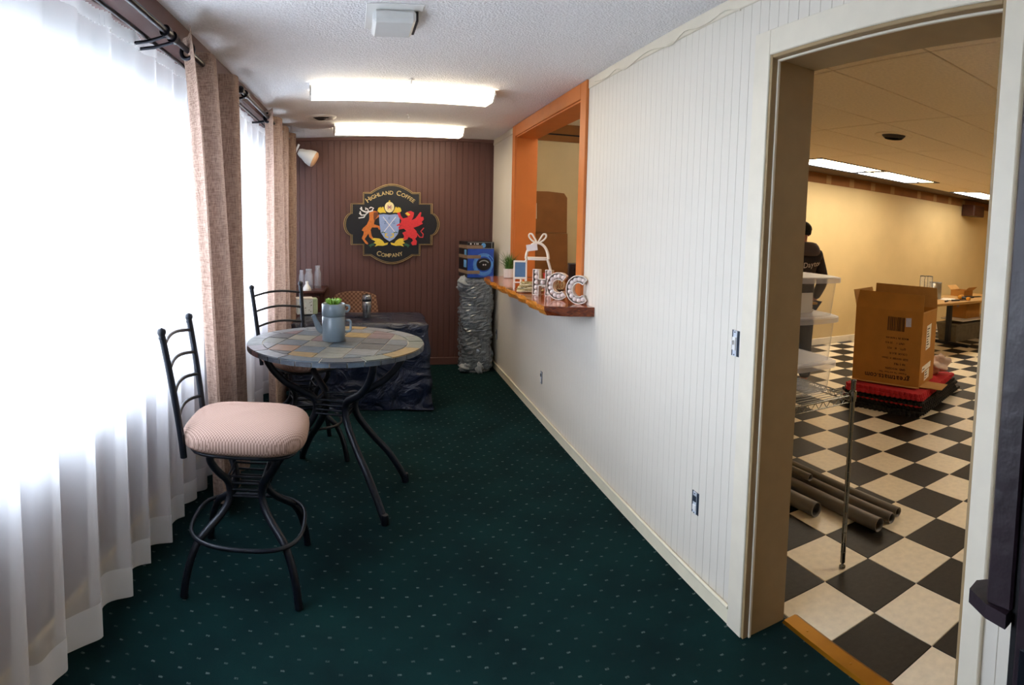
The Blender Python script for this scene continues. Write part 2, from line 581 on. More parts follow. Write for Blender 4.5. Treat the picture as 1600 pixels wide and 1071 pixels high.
def share(name, me, parent, loc=(0, 0, 0), rot=(0, 0, 0), scale=None):
    o = bpy.data.objects.new(name, me)
    COL.objects.link(o)
    o.parent = parent
    o.location = loc; o.rotation_euler = rot
    if scale: o.scale = scale
    return o

_GL = {}
def glyph(ch):
    """outline of one character of the built-in font as flat mesh data"""
    if ch not in _GL:
        cu = bpy.data.curves.new('glyph', 'FONT')
        cu.body = ch; cu.size = 1.0; cu.resolution_u = 3
        cu.offset = .012
        ob = bpy.data.objects.new('glyph', cu)
        COL.objects.link(ob)
        bpy.context.view_layer.update()
        me = ob.evaluated_get(bpy.context.evaluated_depsgraph_get()).to_mesh()
        vs = [tuple(v.co) for v in me.vertices]; fs = [tuple(p.vertices) for p in me.polygons]
        bpy.data.objects.remove(ob); bpy.data.curves.remove(cu)
        w = max([v[0] for v in vs], default=.28); x0 = min([v[0] for v in vs], default=0)
        _GL[ch] = (vs, fs, x0, w)
    return _GL[ch]

def text(g, s, size, M, gap=.07, small=None, arc=None, z=0., italic=0., each=None):
    """lay a string out flat in the xy plane of M, centred; arc = signed radius bends it"""
    items = []; x = 0
    first = True
    for ch in s:
        if ch == ' ':
            x += .38 * size; first = True; continue
        k = size if (small is None or first) else size * small
        first = False
        vs, fs, x0, w = glyph(ch if small is None else ch.upper())
        items.append((vs, fs, x0, x, k, w)); x += (w - x0 + gap) * k
    tot = x - gap * size
    for vs, fs, x0, xx, k, w in items:
        out = []
        cx = xx + (w - x0) * k / 2
        for v in vs:
            px_, py = (v[0] - x0) * k + xx + v[1] * italic * k, v[1] * k
            if arc:
                a = (cx - tot / 2) / abs(arc)
                dx = px_ - cx
                if arc > 0:
                    ox, oy = abs(arc) * math.sin(a), abs(arc) * math.cos(a) - abs(arc)
                    q = (ox + dx * math.cos(a) + py * math.sin(a), oy - dx * math.sin(a) + py * math.cos(a))
                else:
                    ox, oy = abs(arc) * math.sin(a), abs(arc) - abs(arc) * math.cos(a)
                    q = (ox + dx * math.cos(a) - py * math.sin(a), oy + dx * math.sin(a) + py * math.cos(a))
            else:
                q = (px_ - tot / 2, py)
            out.append(tuple(M @ Vector((q[0], q[1], z))))
        if each: each(out, fs)
        else: g.add(out, fs)
    return g

def catmull(P, k=6):
    P = [Vector(p) for p in P]
    out = []
    for i in range(len(P) - 1):
        p0 = P[max(i - 1, 0)]; p1 = P[i]; p2 = P[i + 1]; p3 = P[min(i + 2, len(P) - 1)]
        for j in range(k):
            t = j / k
            out.append(.5 * ((2 * p1) + (p2 - p0) * t + (2 * p0 - 5 * p1 + 4 * p2 - p3) * t * t + (3 * p1 - p0 - 3 * p2 + p3) * t ** 3))
    out.append(P[-1])
    return out

# ------------------------------------------------------------------ the setting
WR, WR2, YB, HC, XL = 1.389, 1.58, 6.544, 2.561, -1.18
YF0, YF1 = .10, .41           # front wall (the camera stands in its doorway)
HB = 2.53                     # ceiling of the big room
YFAR, XFAR = 6.2, 11.0

struct(G().box((-30, -30, -.3), (30, 30, -.12)).build('ground', 'concrete'), 'grey pavement outside the building', 'ground')
struct(G().box((XL - .15, YF0, -.1), (1.60, YB + .1, 0)).build('floor', 'carpet'), 'dark green carpet with small pale dashes', 'floor')
big_floor = struct(G().box((1.60, -1.6, -.1), (XFAR + .1, 7.1, -.004)).build('floor', 'checker_floor_base'), 'black and cream chequered tile floor of the big room', 'floor')

# floor tiles seen through the doorway, one by one
tc = G().box((.0012, .0012, -.004), (.3036, .3036, 0), .0015).mesh('floor_tile', 'tile_cream')
tb = G().box((.0012, .0012, -.004), (.3036, .3036, 0), .0015).mesh('floor_tile', 'tile_black')
cells = []
for i in range(-20, 4):
    for j in range(-1, 30):
        x, y = TX0 + .3048 * j, TY0 - .3048 * (i + 1)
        a = math.atan2(x + .15, y + .15)
        if .66 < a < 1.16 and .2 < y < YFAR - .2 and x < 10.4:
            cells.append((math.hypot(x, y), i, j, x, y))
cells.sort()
for d, i, j, x, y in cells[:300]:
    share('floor_tile', tc if (i + j) % 2 == 0 else tb, big_floor, (x, y, 0))

# brass threshold
th = thing('threshold_strip', 'brass threshold strip between green carpet and chequered floor', 'threshold', (1.615, 1.25, 0))
G().add([(-.042, -.47, .0), (-.030, -.47, .007), (.030, -.47, .007), (.044, -.47, .0), (-.042, .47, .0), (-.030, .47, .007), (.030, .47, .007), (.044, .47, .0)],
        [(0, 1, 5, 4), (1, 2, 6, 5), (2, 3, 7, 6), (0, 3, 2, 1), (4, 5, 6, 7), (0, 4, 7, 3)]).build('strip', 'brass', th)
sm = G().lathe([(.0045, 0), (.0045, .0012), (.002, .002)], 10).mesh('screw', 'brass')
for y in (-.36, -.12, .12, .36): share('screw', sm, th, (0, y, .007))

# ceilings
struct(G().box((XL - .15, YF0, HC), (WR + .05, YB + .15, HC + .12)).build('ceiling', 'ceiling_white'), 'white popcorn textured ceiling of the corridor', 'ceiling')
big_ceil = struct(G().box((WR2 - .02, -1.6, HB + .015), (XFAR + .1, 3.5, HB + .1)).box((3.0, 3.5, HB + .015), (XFAR + .1, 7.1, HB + .1)).build('ceiling', 'grid_dark'), 'dropped tile ceiling of the big room', 'ceiling')
XG = [2.30 + 1.22 * k for k in range(0, 8)]
YG = [.40 + .65 * k for k in range(0, 9)]
ctm = G().box((.006, .006, 0), (1.214, .644, .016), .003).mesh('ceiling_tile', 'ceiling_tile')
ctn = G().box((-.725 + .005, .005, 0), (-.005, .645, .016), .003).mesh('ceiling_tile', 'ceiling_tile')
panels_at = []
for ix, x in enumerate(XG[:-1]):
    for iy, y in enumerate(YG):
        lit = (iy == 7 and ix in (2, 3, 5)) or (iy == 0 and ix in (1, 3, 5))  # near row: unseen lit panels added to light the big room
        if lit: panels_at.append((x, y, ix, iy)); continue
        if y + .65 > YFAR: continue
        if ix == 0 and y > 3.0:
            if y > 3.5: share('ceiling_tile', ctm, big_ceil, (3.0, y, HB), scale=(.425, 1, 1))
            else: share('ceiling_tile', ctm, big_ceil, (x, y, HB), scale=(1, (3.5 - y) / .65, 1)); share('ceiling_tile', ctm, big_ceil, (3.0, 3.5, HB), scale=(.425, (y + .65 - 3.5) / .65, 1))
            continue
        share('ceiling_tile', ctm, big_ceil, (x, y, HB))
for y in YG[:5]: share('ceiling_tile', ctn, big_ceil, (2.30, y, HB), scale=(1, min(1, (3.5 - y) / .65), 1))
for y in YG[:-1]: share('ceiling_tile', ctm, big_ceil, (XG[-1] - 0, y, HB), scale=(.12, 1, 1))

# left wall with two windows
lw = G()
W1, W2, SILL, WTOP = (1.12, 3.35), (3.95, 5.65), .86, 2.34
for y0, y1, z0, z1 in ((YF0, W1[0], 0, HC), (W1[1], W2[0], 0, HC), (W2[1], YB + .1, 0, HC), (W1[0], W1[1], 0, SILL), (W1[0], W1[1], WTOP, HC),
                       (W2[0], W2[1], 0, SILL), (W2[0], W2[1], WTOP, HC)):
    lw.box((XL - .15, y0, z0), (XL, y1, z1))
struct(lw.build('wall_left', 'brown_wall'), 'brown left wall behind the curtains', 'wall')
for n, (a, b) in enumerate((W1, W2)):
    w = struct(G().box((XL - .17, a, SILL - .03), (XL + .03, b, SILL), .004).build('window_%d' % (n + 1), 'white_plastic'),
               'wide window behind the sheer curtains' if n == 0 else 'narrower window between the two beige drapes', 'window')
    fr = G()
    fr.box((XL - .12, a, SILL), (XL - .06, a + .05, WTOP)).box((XL - .12, b - .05, SILL), (XL - .06, b, WTOP))
    fr.box((XL - .12, a, WTOP - .05), (XL - .06, b, WTOP)).box((XL - .12, a, SILL), (XL - .06, b, SILL + .05))
    fr.build('window_frame', 'white_plastic', w)
    k = 3 if n == 0 else 2
    for i in range(1, k):
        y = a + (b - a) * i / k
        G().box((XL - .115, y - .025, SILL), (XL - .065, y + .025, WTOP)).build('mullion', 'white_plastic', w)
    for i in range(k):
        y0, y1 = a + (b - a) * i / k + .03, a + (b - a) * (i + 1) / k - .03
        G().box((XL - .094, y0, SILL + .03), (XL - .088, y1, WTOP - .03)).build('pane', 'window_glass', w)
    pd = bpy.data.lights.new('window_portal', 'AREA'); pd.shape = 'RECTANGLE'
    pd.size, pd.size_y = b - a, WTOP - SILL
    pd.cycles.is_portal = True
    po = bpy.data.objects.new('window_portal', pd); COL.objects.link(po)
    po.location = (XL - .13, (a + b) / 2, (SILL + WTOP) / 2); po.rotation_euler = (PI / 2, 0, -PI / 2)
struct(G().add([(XL, YF1, 2.455), (-.905, YF1, 2.455), (-.835, YB, 2.455), (XL, YB, 2.455), (XL, YF1, HC), (-.905, YF1, HC), (-.835, YB, HC), (XL, YB, HC)],
        [(3, 2, 1, 0), (4, 5, 6, 7), (0, 1, 5, 4), (1, 2, 6, 5), (2, 3, 7, 6), (3, 0, 4, 7)]).build('trim_9', 'brown_wall'), 'brown header board above the curtain rods', 'trim')
struct(G().box((XL, YF1, 0), (XL + .02, YB, .10), .004).build('baseboard_left', 'raw_wood'), 'bare yellow wood baseboard under the windows', 'baseboard')

# back wall with vertical boards
bw = struct(G().box((XL - .15, YB + .006, 0), (WR2, YB + .15, HC)).build('wall_back', 'brown_wall'), 'brown beadboard wall at the end of the corridor', 'wall')
PB = .065
nb = int((WR - XL) / PB) + 1
bm_ = G().box((.001, 0, 0), (PB - .001, .012, HC - .03), .002).mesh('board', 'brown_wall')
for k in range(nb - 1): share('board', bm_, bw, (XL + k * PB, YB - .004, 0))
struct(G().box((XL, YB - .018, 0), (WR, YB - .004, .085), .004).build('baseboard_back', 'brown_wall'), 'brown baseboard below the brown wall', 'baseboard')
struct(G().box((XL, YB - .02, HC - .035), (WR, YB - .002, HC), .004).build('trim_5', 'brown_wall'), 'brown strip where brown wall meets ceiling', 'trim')

# front wall and the doorway the photograph is taken from
DX0, DX1 = -.46, .80
fwl = G().box((XL - .15, YF0, 0), (DX0, YF1, HC + .1)).box((DX1 + .10, YF0, 0), (WR2, YF1 - .06, HC + .1)).box((DX0, YF0, 2.2), (DX1 + .10, YF1, HC + .1))
struct(fwl.build('wall_front', 'white_wall'), 'white front wall beside the entrance', 'wall')
vs_ = G().box((DX0 - .1, -.75, 0), (DX0, YF0, 2.3)).box((DX1 + .1, -.75, 0), (DX1 + .2, YF0, 2.3)).box((DX0 - .1, -.85, 2.2), (DX1 + .2, YF0, 2.3))  # recess and door added behind the camera to keep daylight out
struct(vs_.build('wall_daylight_block', 'brown_wall'), 'brown recess walls added behind the camera to block daylight', 'wall')
d2 = struct(G().box((DX0, -.80, .01), (DX1 + .1, -.75, 2.2)).build('door_daylight_block', 'purple_paint'), 'closed dark purple door added behind the camera to block daylight', 'door')
G().ball((DX0 + .12, -.72, 1.0), .03).build('door_knob', 'steel', d2)
struct(G().box((DX0 - .1, -.85, -.1), (DX1 + .2, YF0, 0)).build('floor', 'carpet'), 'carpet of the added entrance recess', 'floor')
dj = struct(G().box((DX1, YF0, 0), (DX1 + .10, .355, 2.2), .004).build('door_1', 'purple_paint'), 'dark purple painted entrance door frame at the right edge', 'door')
G().box((DX1 + .012, .353, 0), (DX1 + .10, .368, 2.2)).build('gap_shade', 'gap_black', dj)  # black strip stands in for the shaded gap in the frame
G().box((DX1 + .004, .366, 1.045), (DX1 + .10, .412, 2.2), .004).build('frame_strip', 'purple_paint', dj)
G().prism([(DX1 - .005, .37), (DX1 + .002, .41), (DX1 + .022, .452), (DX1 + .05, .455), (DX1 + .075, .43), (DX1 + .075, .37)], 1.022, 1.045).build('sill_ledge', 'purple_paint', dj)
sp_ = G().box((DX1 - .003, .285, .86), (DX1 + .002, .345, 1.0), .002).build('strike_plate', 'dark_steel', dj)
G().box((DX1 - .006, .300, .90), (DX1 - .0025, .330, .955), .002).build('strike_opening', 'gap_black', sp_)
sc_ = G().lathe([(.006, 0), (.006, .002), (.003, .003)], 10, ax='x').mesh('screw', 'steel')
for z in (.88, .98): share('screw', sc_, sp_, (DX1 - .003, .315, z), (0, 0, PI))

# right wall: backing with two openings, beadboard strips one by one
OY0, OY1, OZ = .785, 1.73, 2.26            # doorway, clear opening
PY0, PY1, PZ0, PZ1 = 3.72, 5.47, 1.04, 2.44   # serving hatch, clear opening
rw = G()
for y0, y1, z0, z1 in ((-1.6, OY0 - .02, 0, HC + .1), (OY0 - .02, OY1 + .02, OZ + .02, HC + .1), (OY1 + .02, PY0 - .02, 0, HC + .1), (PY0 - .02, PY1 + .02, 0, PZ0),
                       (PY0 - .02, PY1 + .02, PZ1 + .02, HC + .1), (PY1 + .02, 7.1, 0, HC + .4)):
    rw.box((WR + .006, y0, z0), (WR2, y1, z1))
rw = struct(rw.build('wall_right', 'white_wall'), 'cream beadboard wall with serving hatch and doorway', 'wall')
PS = .055
def strips(y0, y1, z0, z1):
    n = max(1, round((y1 - y0) / PS)); p = (y1 - y0) / n
    me = G().box((0, .0006, 0), (.012, p - .0006, z1 - z0), .0014).mesh('beadboard_strip', 'white_wall')
    for k in range(n): share('beadboard_strip', me, rw, (WR - .003, y0 + k * p, z0))
ZT = 2.50
strips(OY1 + .10, PY0 - .115, .07, ZT)
strips(PY0 - .115, PY1 + .115, .07, PZ0)
strips(PY1 + .115, YB - .006, .07, ZT)
strips(OY0 - .07, OY1 + .10, OZ + .10, ZT)
strips(YF1, OY0 - .07, .0, ZT)
struct(G().box((WR - .008, YF1, ZT), (WR + .01, PY0 - .115, HC), .003).build('trim_3', 'cream_trim'), 'flat cream trim board under the ceiling between doorway and hatch', 'trim')
struct(G().box((WR - .008, PY1 + .115, ZT), (WR + .01, YB, HC), .003).build('trim_4', 'cream_trim'), 'short cream trim board under the ceiling near the back corner', 'trim')
bb = struct(G().box((WR - .014, OY1 + .10, 0), (WR + .008, YB - .02, .075), .003).build('baseboard_right', 'base_trim'), 'cream baseboard along the beadboard wall', 'baseboard')
G().tube([(WR - .016, OY1 + .10, .078), (WR - .016, YB - .02, .078)], .008, 8).build('cap_moulding', 'base_trim', bb)

# wire that sags along the ceiling edge
wire = [(WR - .012, 1.95 + i * .11, ZT + .012 + .010 * math.sin(i * 1.9) - (.02 if i % 5 == 0 else 0)) for i in range(15)]
tag(G().tube(catmull(wire, 3), .0035, 6).build('cable', 'cream_trim'), 'thin cream cable stapled along the top of the beadboard wall', 'cable')

# doorway: jamb lining and casing
t2 = struct(G().box((WR - .012, OY0 - .02, 0), (WR2 + .012, OY0, OZ + .02), .002).build('trim_2', 'jamb_tan'), 'cream casing and darker tan jamb around the wide doorway', 'trim')
G().box((WR - .012, OY1, 0), (WR2 + .012, OY1 + .02, OZ + .02), .002).build('side_jamb', 'jamb_tan', t2)
G().box((WR - .012, OY0, OZ), (WR2 + .012, OY1, OZ + .02), .002).build('head_jamb', 'jamb_tan', t2)
G().box((WR - .018, OY1 + .012, 0), (WR, OY1 + .105, OZ + .105), .003).build('side_casing', 'cream_trim', t2)
G().box((WR - .018, OY0 - .075, 0), (WR, OY0 - .012, OZ + .105), .003).build('side_casing', 'cream_trim', t2)
G().box((WR - .0185, OY0 - .012, OZ + .012), (WR, OY1 + .012, OZ + .105), .003).build('head_casing', 'cream_trim', t2)
G().box((WR2, OY1 + .012, 0), (WR2 + .018, OY1 + .10, OZ + .1), .003).build('side_casing', 'cream_trim', t2)
for s, y in ((-1, OY1), (1, OY0)):
    G().box((WR + .012, min(y, y + s * .008), 0), (WR + .024, max(y, y + s * .008), OZ), .002).build('jamb_bead', 'cream_trim', t2)
G().box((WR + .012, OY0, OZ - .008), (WR + .024, OY1, OZ), .002).build('jamb_bead', 'cream_trim', t2)

# serving hatch: orange lining and casing
t1 = struct(G().box((WR - .01, PY0 - .02, PZ0 + .062), (WR2 + .01, PY0, PZ1), .002).build('trim_1', 'orange_paint'), 'orange painted frame around the serving hatch', 'trim')
G().box((WR - .01, PY1, PZ0 + .062), (WR2 + .01, PY1 + .02, PZ1), .002).build('side_jamb', 'orange_paint', t1)
G().box((WR - .01, PY0 - .02, PZ1), (WR2 + .01, PY1 + .02, PZ1 + .02), .002).build('head_jamb', 'orange_paint', t1)
G().box((WR - .022, PY0 - .115, PZ0 + .062), (WR + .004, PY0 - .008, HC - .004), .003).build('side_casing', 'orange_paint', t1)
G().box((WR - .022, PY1 + .008, PZ0 + .062), (WR + .004, PY1 + .115, HC - .004), .003).build('side_casing', 'orange_paint', t1)
G().box((WR - .0225, PY0 - .008, PZ1 + .012), (WR + .004, PY1 + .008, HC - .004), .003).build('head_casing', 'orange_paint', t1)

# kitchen behind the hatch
KX, KY0, KY1, KH = 2.9, 3.5, 6.95, 2.86
kg = G().box((WR2, KY1, 0), (KX + .1, KY1 + .1, KH)).box((KX, KY0, 0), (KX + .1, KY1, KH)).box((WR2, KY0, 0), (KX + .1, KY0 + .08, KH))
struct(kg.build('wall_kitchen', 'kitchen_wall'), 'tan wall of the room behind the serving hatch', 'wall')
struct(G().box((WR2 - .1, KY0, KH), (KX + .1, KY1 + .1, KH + .1)).build('ceiling', 'ceiling_white'), 'pale ceiling of the room behind the hatch', 'ceiling')
struct(G().box((WR2, KY1 - .02, 2.65), (KX, KY1, KH)).build('trim_6', 'brown_band'), 'brown band above the tan wall behind the hatch', 'trim')
struct(G().box((WR2 + .35, KY1 - .03, 2.725), (KX, KY1 - .018, 2.74)).build('trim_7', 'gap_black'), 'thin black rail on the brown band behind the hatch', 'trim')
kl = thing('added_ceiling_lamp', 'added unseen ceiling lamp lighting the room behind the serving hatch', 'light', (2.25, 5.2, KH))  # unseen lamp added to brighten the room behind the hatch
G().box((-.3, -.15, -.05), (.3, .15, 0), .01).build('housing', 'fixture_white', kl)
G().box((-.28, -.13, -.07), (.28, .13, -.045), .01).build('diffuser', 'kitchen_added_glow', kl)
kc = thing('counter', 'low counter against the tan wall behind the hatch', 'counter', (2.24, 6.6, 0))
G().box((-.6, -.28, 0), (.62, .3, .86)).build('body', 'kitchen_counter', kc)
G().box((-.62, -.30, .86), (.64, .32, .90), .005).build('worktop', 'kitchen_counter', kc)

# big room walls
fw_ = struct(G().box((KX + .1, YFAR, 0), (XFAR + .1, YFAR + .1, HB + .05)).build('wall_far', 'tan_wall'), 'cream far wall of the big room', 'wall')
tb_ = struct(G().box((KX + .1, YFAR - .015, 2.40), (XFAR, YFAR, HB + .02)).build('trim_8', 'brown_band'), 'bare brown band between far wall and dropped ceiling', 'trim')
pm = G().box((0, -.003, 0), (.10, 0, .12)).mesh('plaster_patch', 'band_plaster')
for x in (5.0, 5.55, 6.05, 6.55, 7.05, 7.55, 8.3, 8.8, 9.3, 9.8): share('plaster_patch', pm, tb_, (x, YFAR - .015, 2.405))
struct(G().box((KX + .1, YFAR - .015, 0), (XFAR, YFAR, .1), .004).build('baseboard_far', 'cream_trim'), 'cream baseboard of the far wall', 'baseboard')
struct(G().box((XFAR, -1.6, 0), (XFAR + .1, YFAR + .1, HB + .05)).build('wall_side', 'tan_wall'), 'cream side wall at the far right of the big room', 'wall')
struct(G().box((WR2, -1.6, 0), (XFAR + .1, -1.5, HB + .05)).build('wall_near', 'tan_wall'), 'cream wall on the near side of the big room', 'wall')

# big room ceiling panels and vent
PL = {(2, 7): 'first lit ceiling panel from the doorway jamb above the cream wall', (3, 7): 'second lit ceiling panel from the doorway jamb above the cream wall',
      (5, 7): 'farthest lit ceiling panel beside the white right jamb'}
for x, y, ix, iy in panels_at:
    t = thing('ceiling_panel_light', PL.get((ix, iy), {1: 'added unseen lit panel closest to the near side of the doorway', 3: 'added unseen lit panel midway along the near wall of the big room', 5: 'added unseen lit panel at the far end of the near wall'}.get(ix)), 'light', (x + .61, y + .325, HB), group='lit ceiling panels of the big room')
    fr = G().box((-.61, -.325, -.006), (.61, -.297, .016)).box((-.61, .30, -.004), (.61, .325, .016)).box((-.61, -.30, -.006), (-.585, .30, .016)).box((.585, -.30, -.006), (.61, .30, .016)).box((-.585, .015, -.002), (.585, .035, .016))
    fr.build('frame', 'gap_black', t)
    G().box((-.585, -.30, .006), (.585, .02, .014)).build('diffuser', 'panel_glow', t)
    G().box((-.585, .03, .006), (.585, .30, .014)).build('diffuser', 'panel_cool', t)
v = thing('ceiling_vent', 'round dark vent in the dropped tile ceiling', 'vent', (3.95, 3.24, HB))
G().lathe([(.10, -.001), (.125, -.012), (.16, -.008), (.165, 0)], 28, caps=False).build('rim', 'ceiling_tile', v)
for r in (.03, .06, .09):
    G().lathe([(r - .012, -.022 - r * .1), (r + .012, -.002 - r * .05), (r + .012, -.0 - r * .05), (r - .012, -.018 - r * .1)], 24, caps=False).build('vane', 'grille_dark', v)
G().lathe([(.0001, -.0015), (.10, -.0015)], 24).build('throat', 'gap_black', v)

# ------------------------------------------------------------------ ceiling fixtures of the corridor
def wrap_light(label, loc, rz, length):
    t = thing('fluorescent_light', label, 'light', loc, rz, 'wrap-around ceiling lights of the corridor')
    h = length / 2
    G().box((-h, -.115, -.022), (h, .115, 0), .004).build('housing', 'fixture_white', t)
    prof = [(-.125, -.016), (-.125, -.035), (-.085, -.078), (.085, -.078), (.125, -.035), (.125, -.016)]
    g = G()
    n = len(prof)
    a = [(-h + .012, y, z) for y, z in prof]; b = [(h - .012, y, z) for y, z in prof]
    g.add(a + b, [(i, i + 1, n + i + 1, n + i) for i in range(n - 1)])
    g.add(a, [tuple(range(n))]); g.add(b, [tuple(reversed(range(n)))])
    g.build('diffuser', 'fluorescent', t)
    for s in (-1, 1):
        e = G()
        ee = [(s * h, y * 1.03, z - .002) for y, z in prof]; ei = [(s * (h - .014), y * 1.03, z - .002) for y, z in prof]
        e.add(ee, [tuple(range(n))]); e.add(ee + ei, [(i, i + 1, n + i + 1, n + i) for i in range(n - 1)])
        e.build('end_cap', 'white_plastic', t)
    return t
wrap_light('larger, nearer fluorescent ceiling light with glowing white diffuser', (.225, 4.19, HC - .002), math.radians(6), 1.30)
wrap_light('smaller-looking, farther fluorescent ceiling light close to the brown wall', (.28, 5.84, HC - .002), math.radians(6), 1.28)

t = thing('emergency_light', 'white square emergency fixture on the ceiling above the corridor', 'light', (.105, 2.78, HC), math.radians(2))
G().box((-.128, -.165, -.006), (.128, .165, 0), .003).build('mounting_plate', 'white_plastic', t)
G().box((-.096, -.115, -.062), (.096, .115, -.005), .014).build('cover', 'fixture_white', t)
G().box((.096, -.09, -.05), (.108, .10, -.005), .002).build('side_vent', 'grille_dark', t)

t = thing('ceiling_vent', 'round ceiling diffuser beside the farther fluorescent light', 'vent', (-.44, 5.30, HC))
G().lathe([(.07, -.004), (.10, -.016), (.135, -.008), (.14, 0)], 28, caps=False).build('rim', 'fixture_white', t)
for r in (.02, .045):
    G().lathe([(r - .01, -.024), (r + .014, -.012), (r + .014, -.010), (r - .01, -.020)], 24, caps=False).build('vane', 'grille_dark', t)
G().lathe([(.0001, -.005), (.074, -.005)], 24).build('throat', 'grille_dark', t)

hookm = None
for lab, x, y in (('small white ceiling hook above the nearer fluorescent light', .27, 3.92), ('small white ceiling hook between the two fluorescent lights', .335, 5.18)):
    g = G().lathe([(.012, 0), (.012, -.006), (.004, -.008), (.004, -.03), (.009, -.034), (.0001, -.038)][::-1], 10)
    g.tube([(-.018, 0, -.006), (.018, 0, -.006)], .004, 6)
    tag(g.build('ceiling_hook', 'white_plastic', loc=(x, y, HC)), lab, 'hook')

# ------------------------------------------------------------------ curtains
def rod(label, x, y0, y1, z, brackets):
    t = thing('curtain_rod', label, 'curtain rod', (x, y0, z))
    G().tube([(0, 0, 0), (0, y1 - y0, 0)], .013, 12).build('rod', 'rod_metal', t)
    G().tube([(-.085, 0, -.014), (-.085, y1 - y0, -.014)], .008, 10).build('inner_rod', 'rod_metal', t)
    for e in (0, y1 - y0): G().ball((0, e, 0), .024).build('finial', 'rod_metal', t)
    for b in brackets:
        g = G().tube([(XL - x, b - y0, -.02), (-.085, b - y0, -.03), (0, b - y0, -.02)], .008, 8)
        g.lathe([(.024, -.014), (.024, .014)], 14, (0, b - y0, 0), ax='y')
        g.lathe([(.021, .022), (.021, .042)], 14, (0, b - y0, 0), ax='y')
        g.box((XL - x, b - y0 - .02, -.06), (XL - x + .008, b - y0 + .02, .03))
        g.build('bracket', 'rod_metal', t)
rod('black curtain rod of the near window with a ringed bracket', -.842, .55, 3.02, 2.425, (.75, 2.38, 2.47))
rod('black curtain rod over the farther window between the drapes', -.800, 3.62, 5.98, 2.445, (3.75, 4.62, 5.9))

def fold(y, seed):
    r = random.Random(seed)
    ph = [r.uniform(0, 6.28) for _ in range(4)]
    return math.sin(y * 27 + ph[0] + 1.1 * math.sin(y * 3.1 + ph[1])) * .75 + .45 * math.sin(y * 47 + ph[2]) * math.sin(y * 5 + ph[3])

def sheer_curtain(label, y0, y1, zt, zb, xa, xb, seed):
    t = thing('sheer_curtain', label, 'curtain', (0, y0, 0), group='white sheer curtains')
    zh = zb + .13
    def xy(u, z):
        y = y0 + (y1 - y0) * u
        k = max(0., (zt - z) / (zt - zb))
        amp = .012 + .040 * k ** .8
        x = xa + (xb - xa) * u + amp * fold(y, seed) - .03 * k
        return x, y + amp * .5 * math.cos(y * 27)
    n = int((y1 - y0) * 90)
    def pnt(u, v, za, zz, dx=0):
        z = za + (zz - za) * v
        x, y = xy(u, z)
        return (x + dx, y - y0, z)
    G().grid(lambda u, v: pnt(u, v, zh, zt + .03), n, 22).build('cloth', 'sheer_cloth', t)
    g = G().grid(lambda u, v: pnt(u, v, zb + .012 * math.sin((y0 + (y1 - y0) * u) * 9), zh, .002), n, 2)
    g.grid(lambda u, v: pnt(u, v, zb + .012 * math.sin((y0 + (y1 - y0) * u) * 9), zh, -.002), n, 2)
    g.build('hem', 'sheer_hem', t)
    G().grid(lambda u, v: pnt(u, v, zt - .012, zt + .045, .004 + .008 * math.sin(u * 900)), n, 2).build('ruffle', 'sheer_hem', t)
sheer_curtain('long white sheer curtain over the near window, lit from behind', .46, 3.60, 2.40, .055, -1.05, -.965, 3)
sheer_curtain('white sheer curtain between the two beige drapes', 3.64, 5.90, 2.42, .055, -.95, -.945, 8)

def drape(label, yt, yb, zt, x0, phases, amp, group):
    """grommet-topped drape hanging from a rod; yt / yb = (start, end) at top and bottom"""
    t = thing('drape', label, 'curtain', (x0, yt[0], 0), group=group)
    def P(u, v):
        z = .035 + (zt + .055 - .035) * v
        k = 1 - v
        a = yt[0] + (yb[0] - yt[0]) * k ** .7; b = yt[1] + (yb[1] - yt[1]) * k
        y = a + (b - a) * u
        ph = phases * PI * (u ** 1.15)
        s = math.sin(ph + PI / 2)
        x = amp * (abs(s) ** .75) * (1 if s > 0 else -1) * (1 - .12 * math.sin(v * 5 + u * 7))
        return (x + .010 * math.sin(u * 31 + v * 2), y - yt[0] + .018 * math.sin(ph * 2), z)
    g = G().grid(P, 90, 16)
    g.build('cloth', 'linen', t)
    h = G().grid(lambda u, v: tuple(Vector(P(u, v * .05)) + Vector((.003, 0, 0))), 90, 2)
    h.build('hem', 'linen', t)
    for k in range(1):
        u = ((k + .5) / phases) ** (1 / 1.15)
        p = P(u, (zt - .035) / (zt + .02))
        ring = [(0, .034 * math.cos(2 * PI * i / 18), .034 * math.sin(2 * PI * i / 18)) for i in range(18)]
        gg = G().tube(ring, .010, 8, closed=True)
        gg.build('grommet', 'rod_metal', t, loc=(0, p[1], zt), rot=(0, 0, PI / 2 - .25))
    return t
drape('beige linen drape behind the front bar stool', (2.50, 3.66), (2.98, 3.72), 2.425, -.845, 5, .055, 'beige linen drapes')
drape('beige linen drape at the far end beside the brown wall', (4.44, 5.84), (4.5, 5.84), 2.445, -.80, 6, .05, 'beige linen drapes')

# ------------------------------------------------------------------ bar stools
def superell(a, b, h0, h1, n=40, m=12, e=3.6, crown=.02):
    """cushion: rounded square outline, softly bulging"""
    g = G()
    def P(u, v):
        th = 2 * PI * u
        c, s = math.cos(th), math.sin(th)
        rr = (abs(c) ** e + abs(s) ** e) ** (-1 / e)
        ph = -PI / 2 + PI * v
        k = max(1e-9, abs(math.cos(ph))) ** .42
        z = (h0 + h1) / 2 + (h1 - h0) / 2 * (abs(math.sin(ph)) ** .7) * (1 if ph > 0 else -1)
        if ph > 0: z += crown * (1 - k * k)
        return (a * c * rr * k, b * s * rr * k, z)
    return g.grid(P, n, m, cu=True)

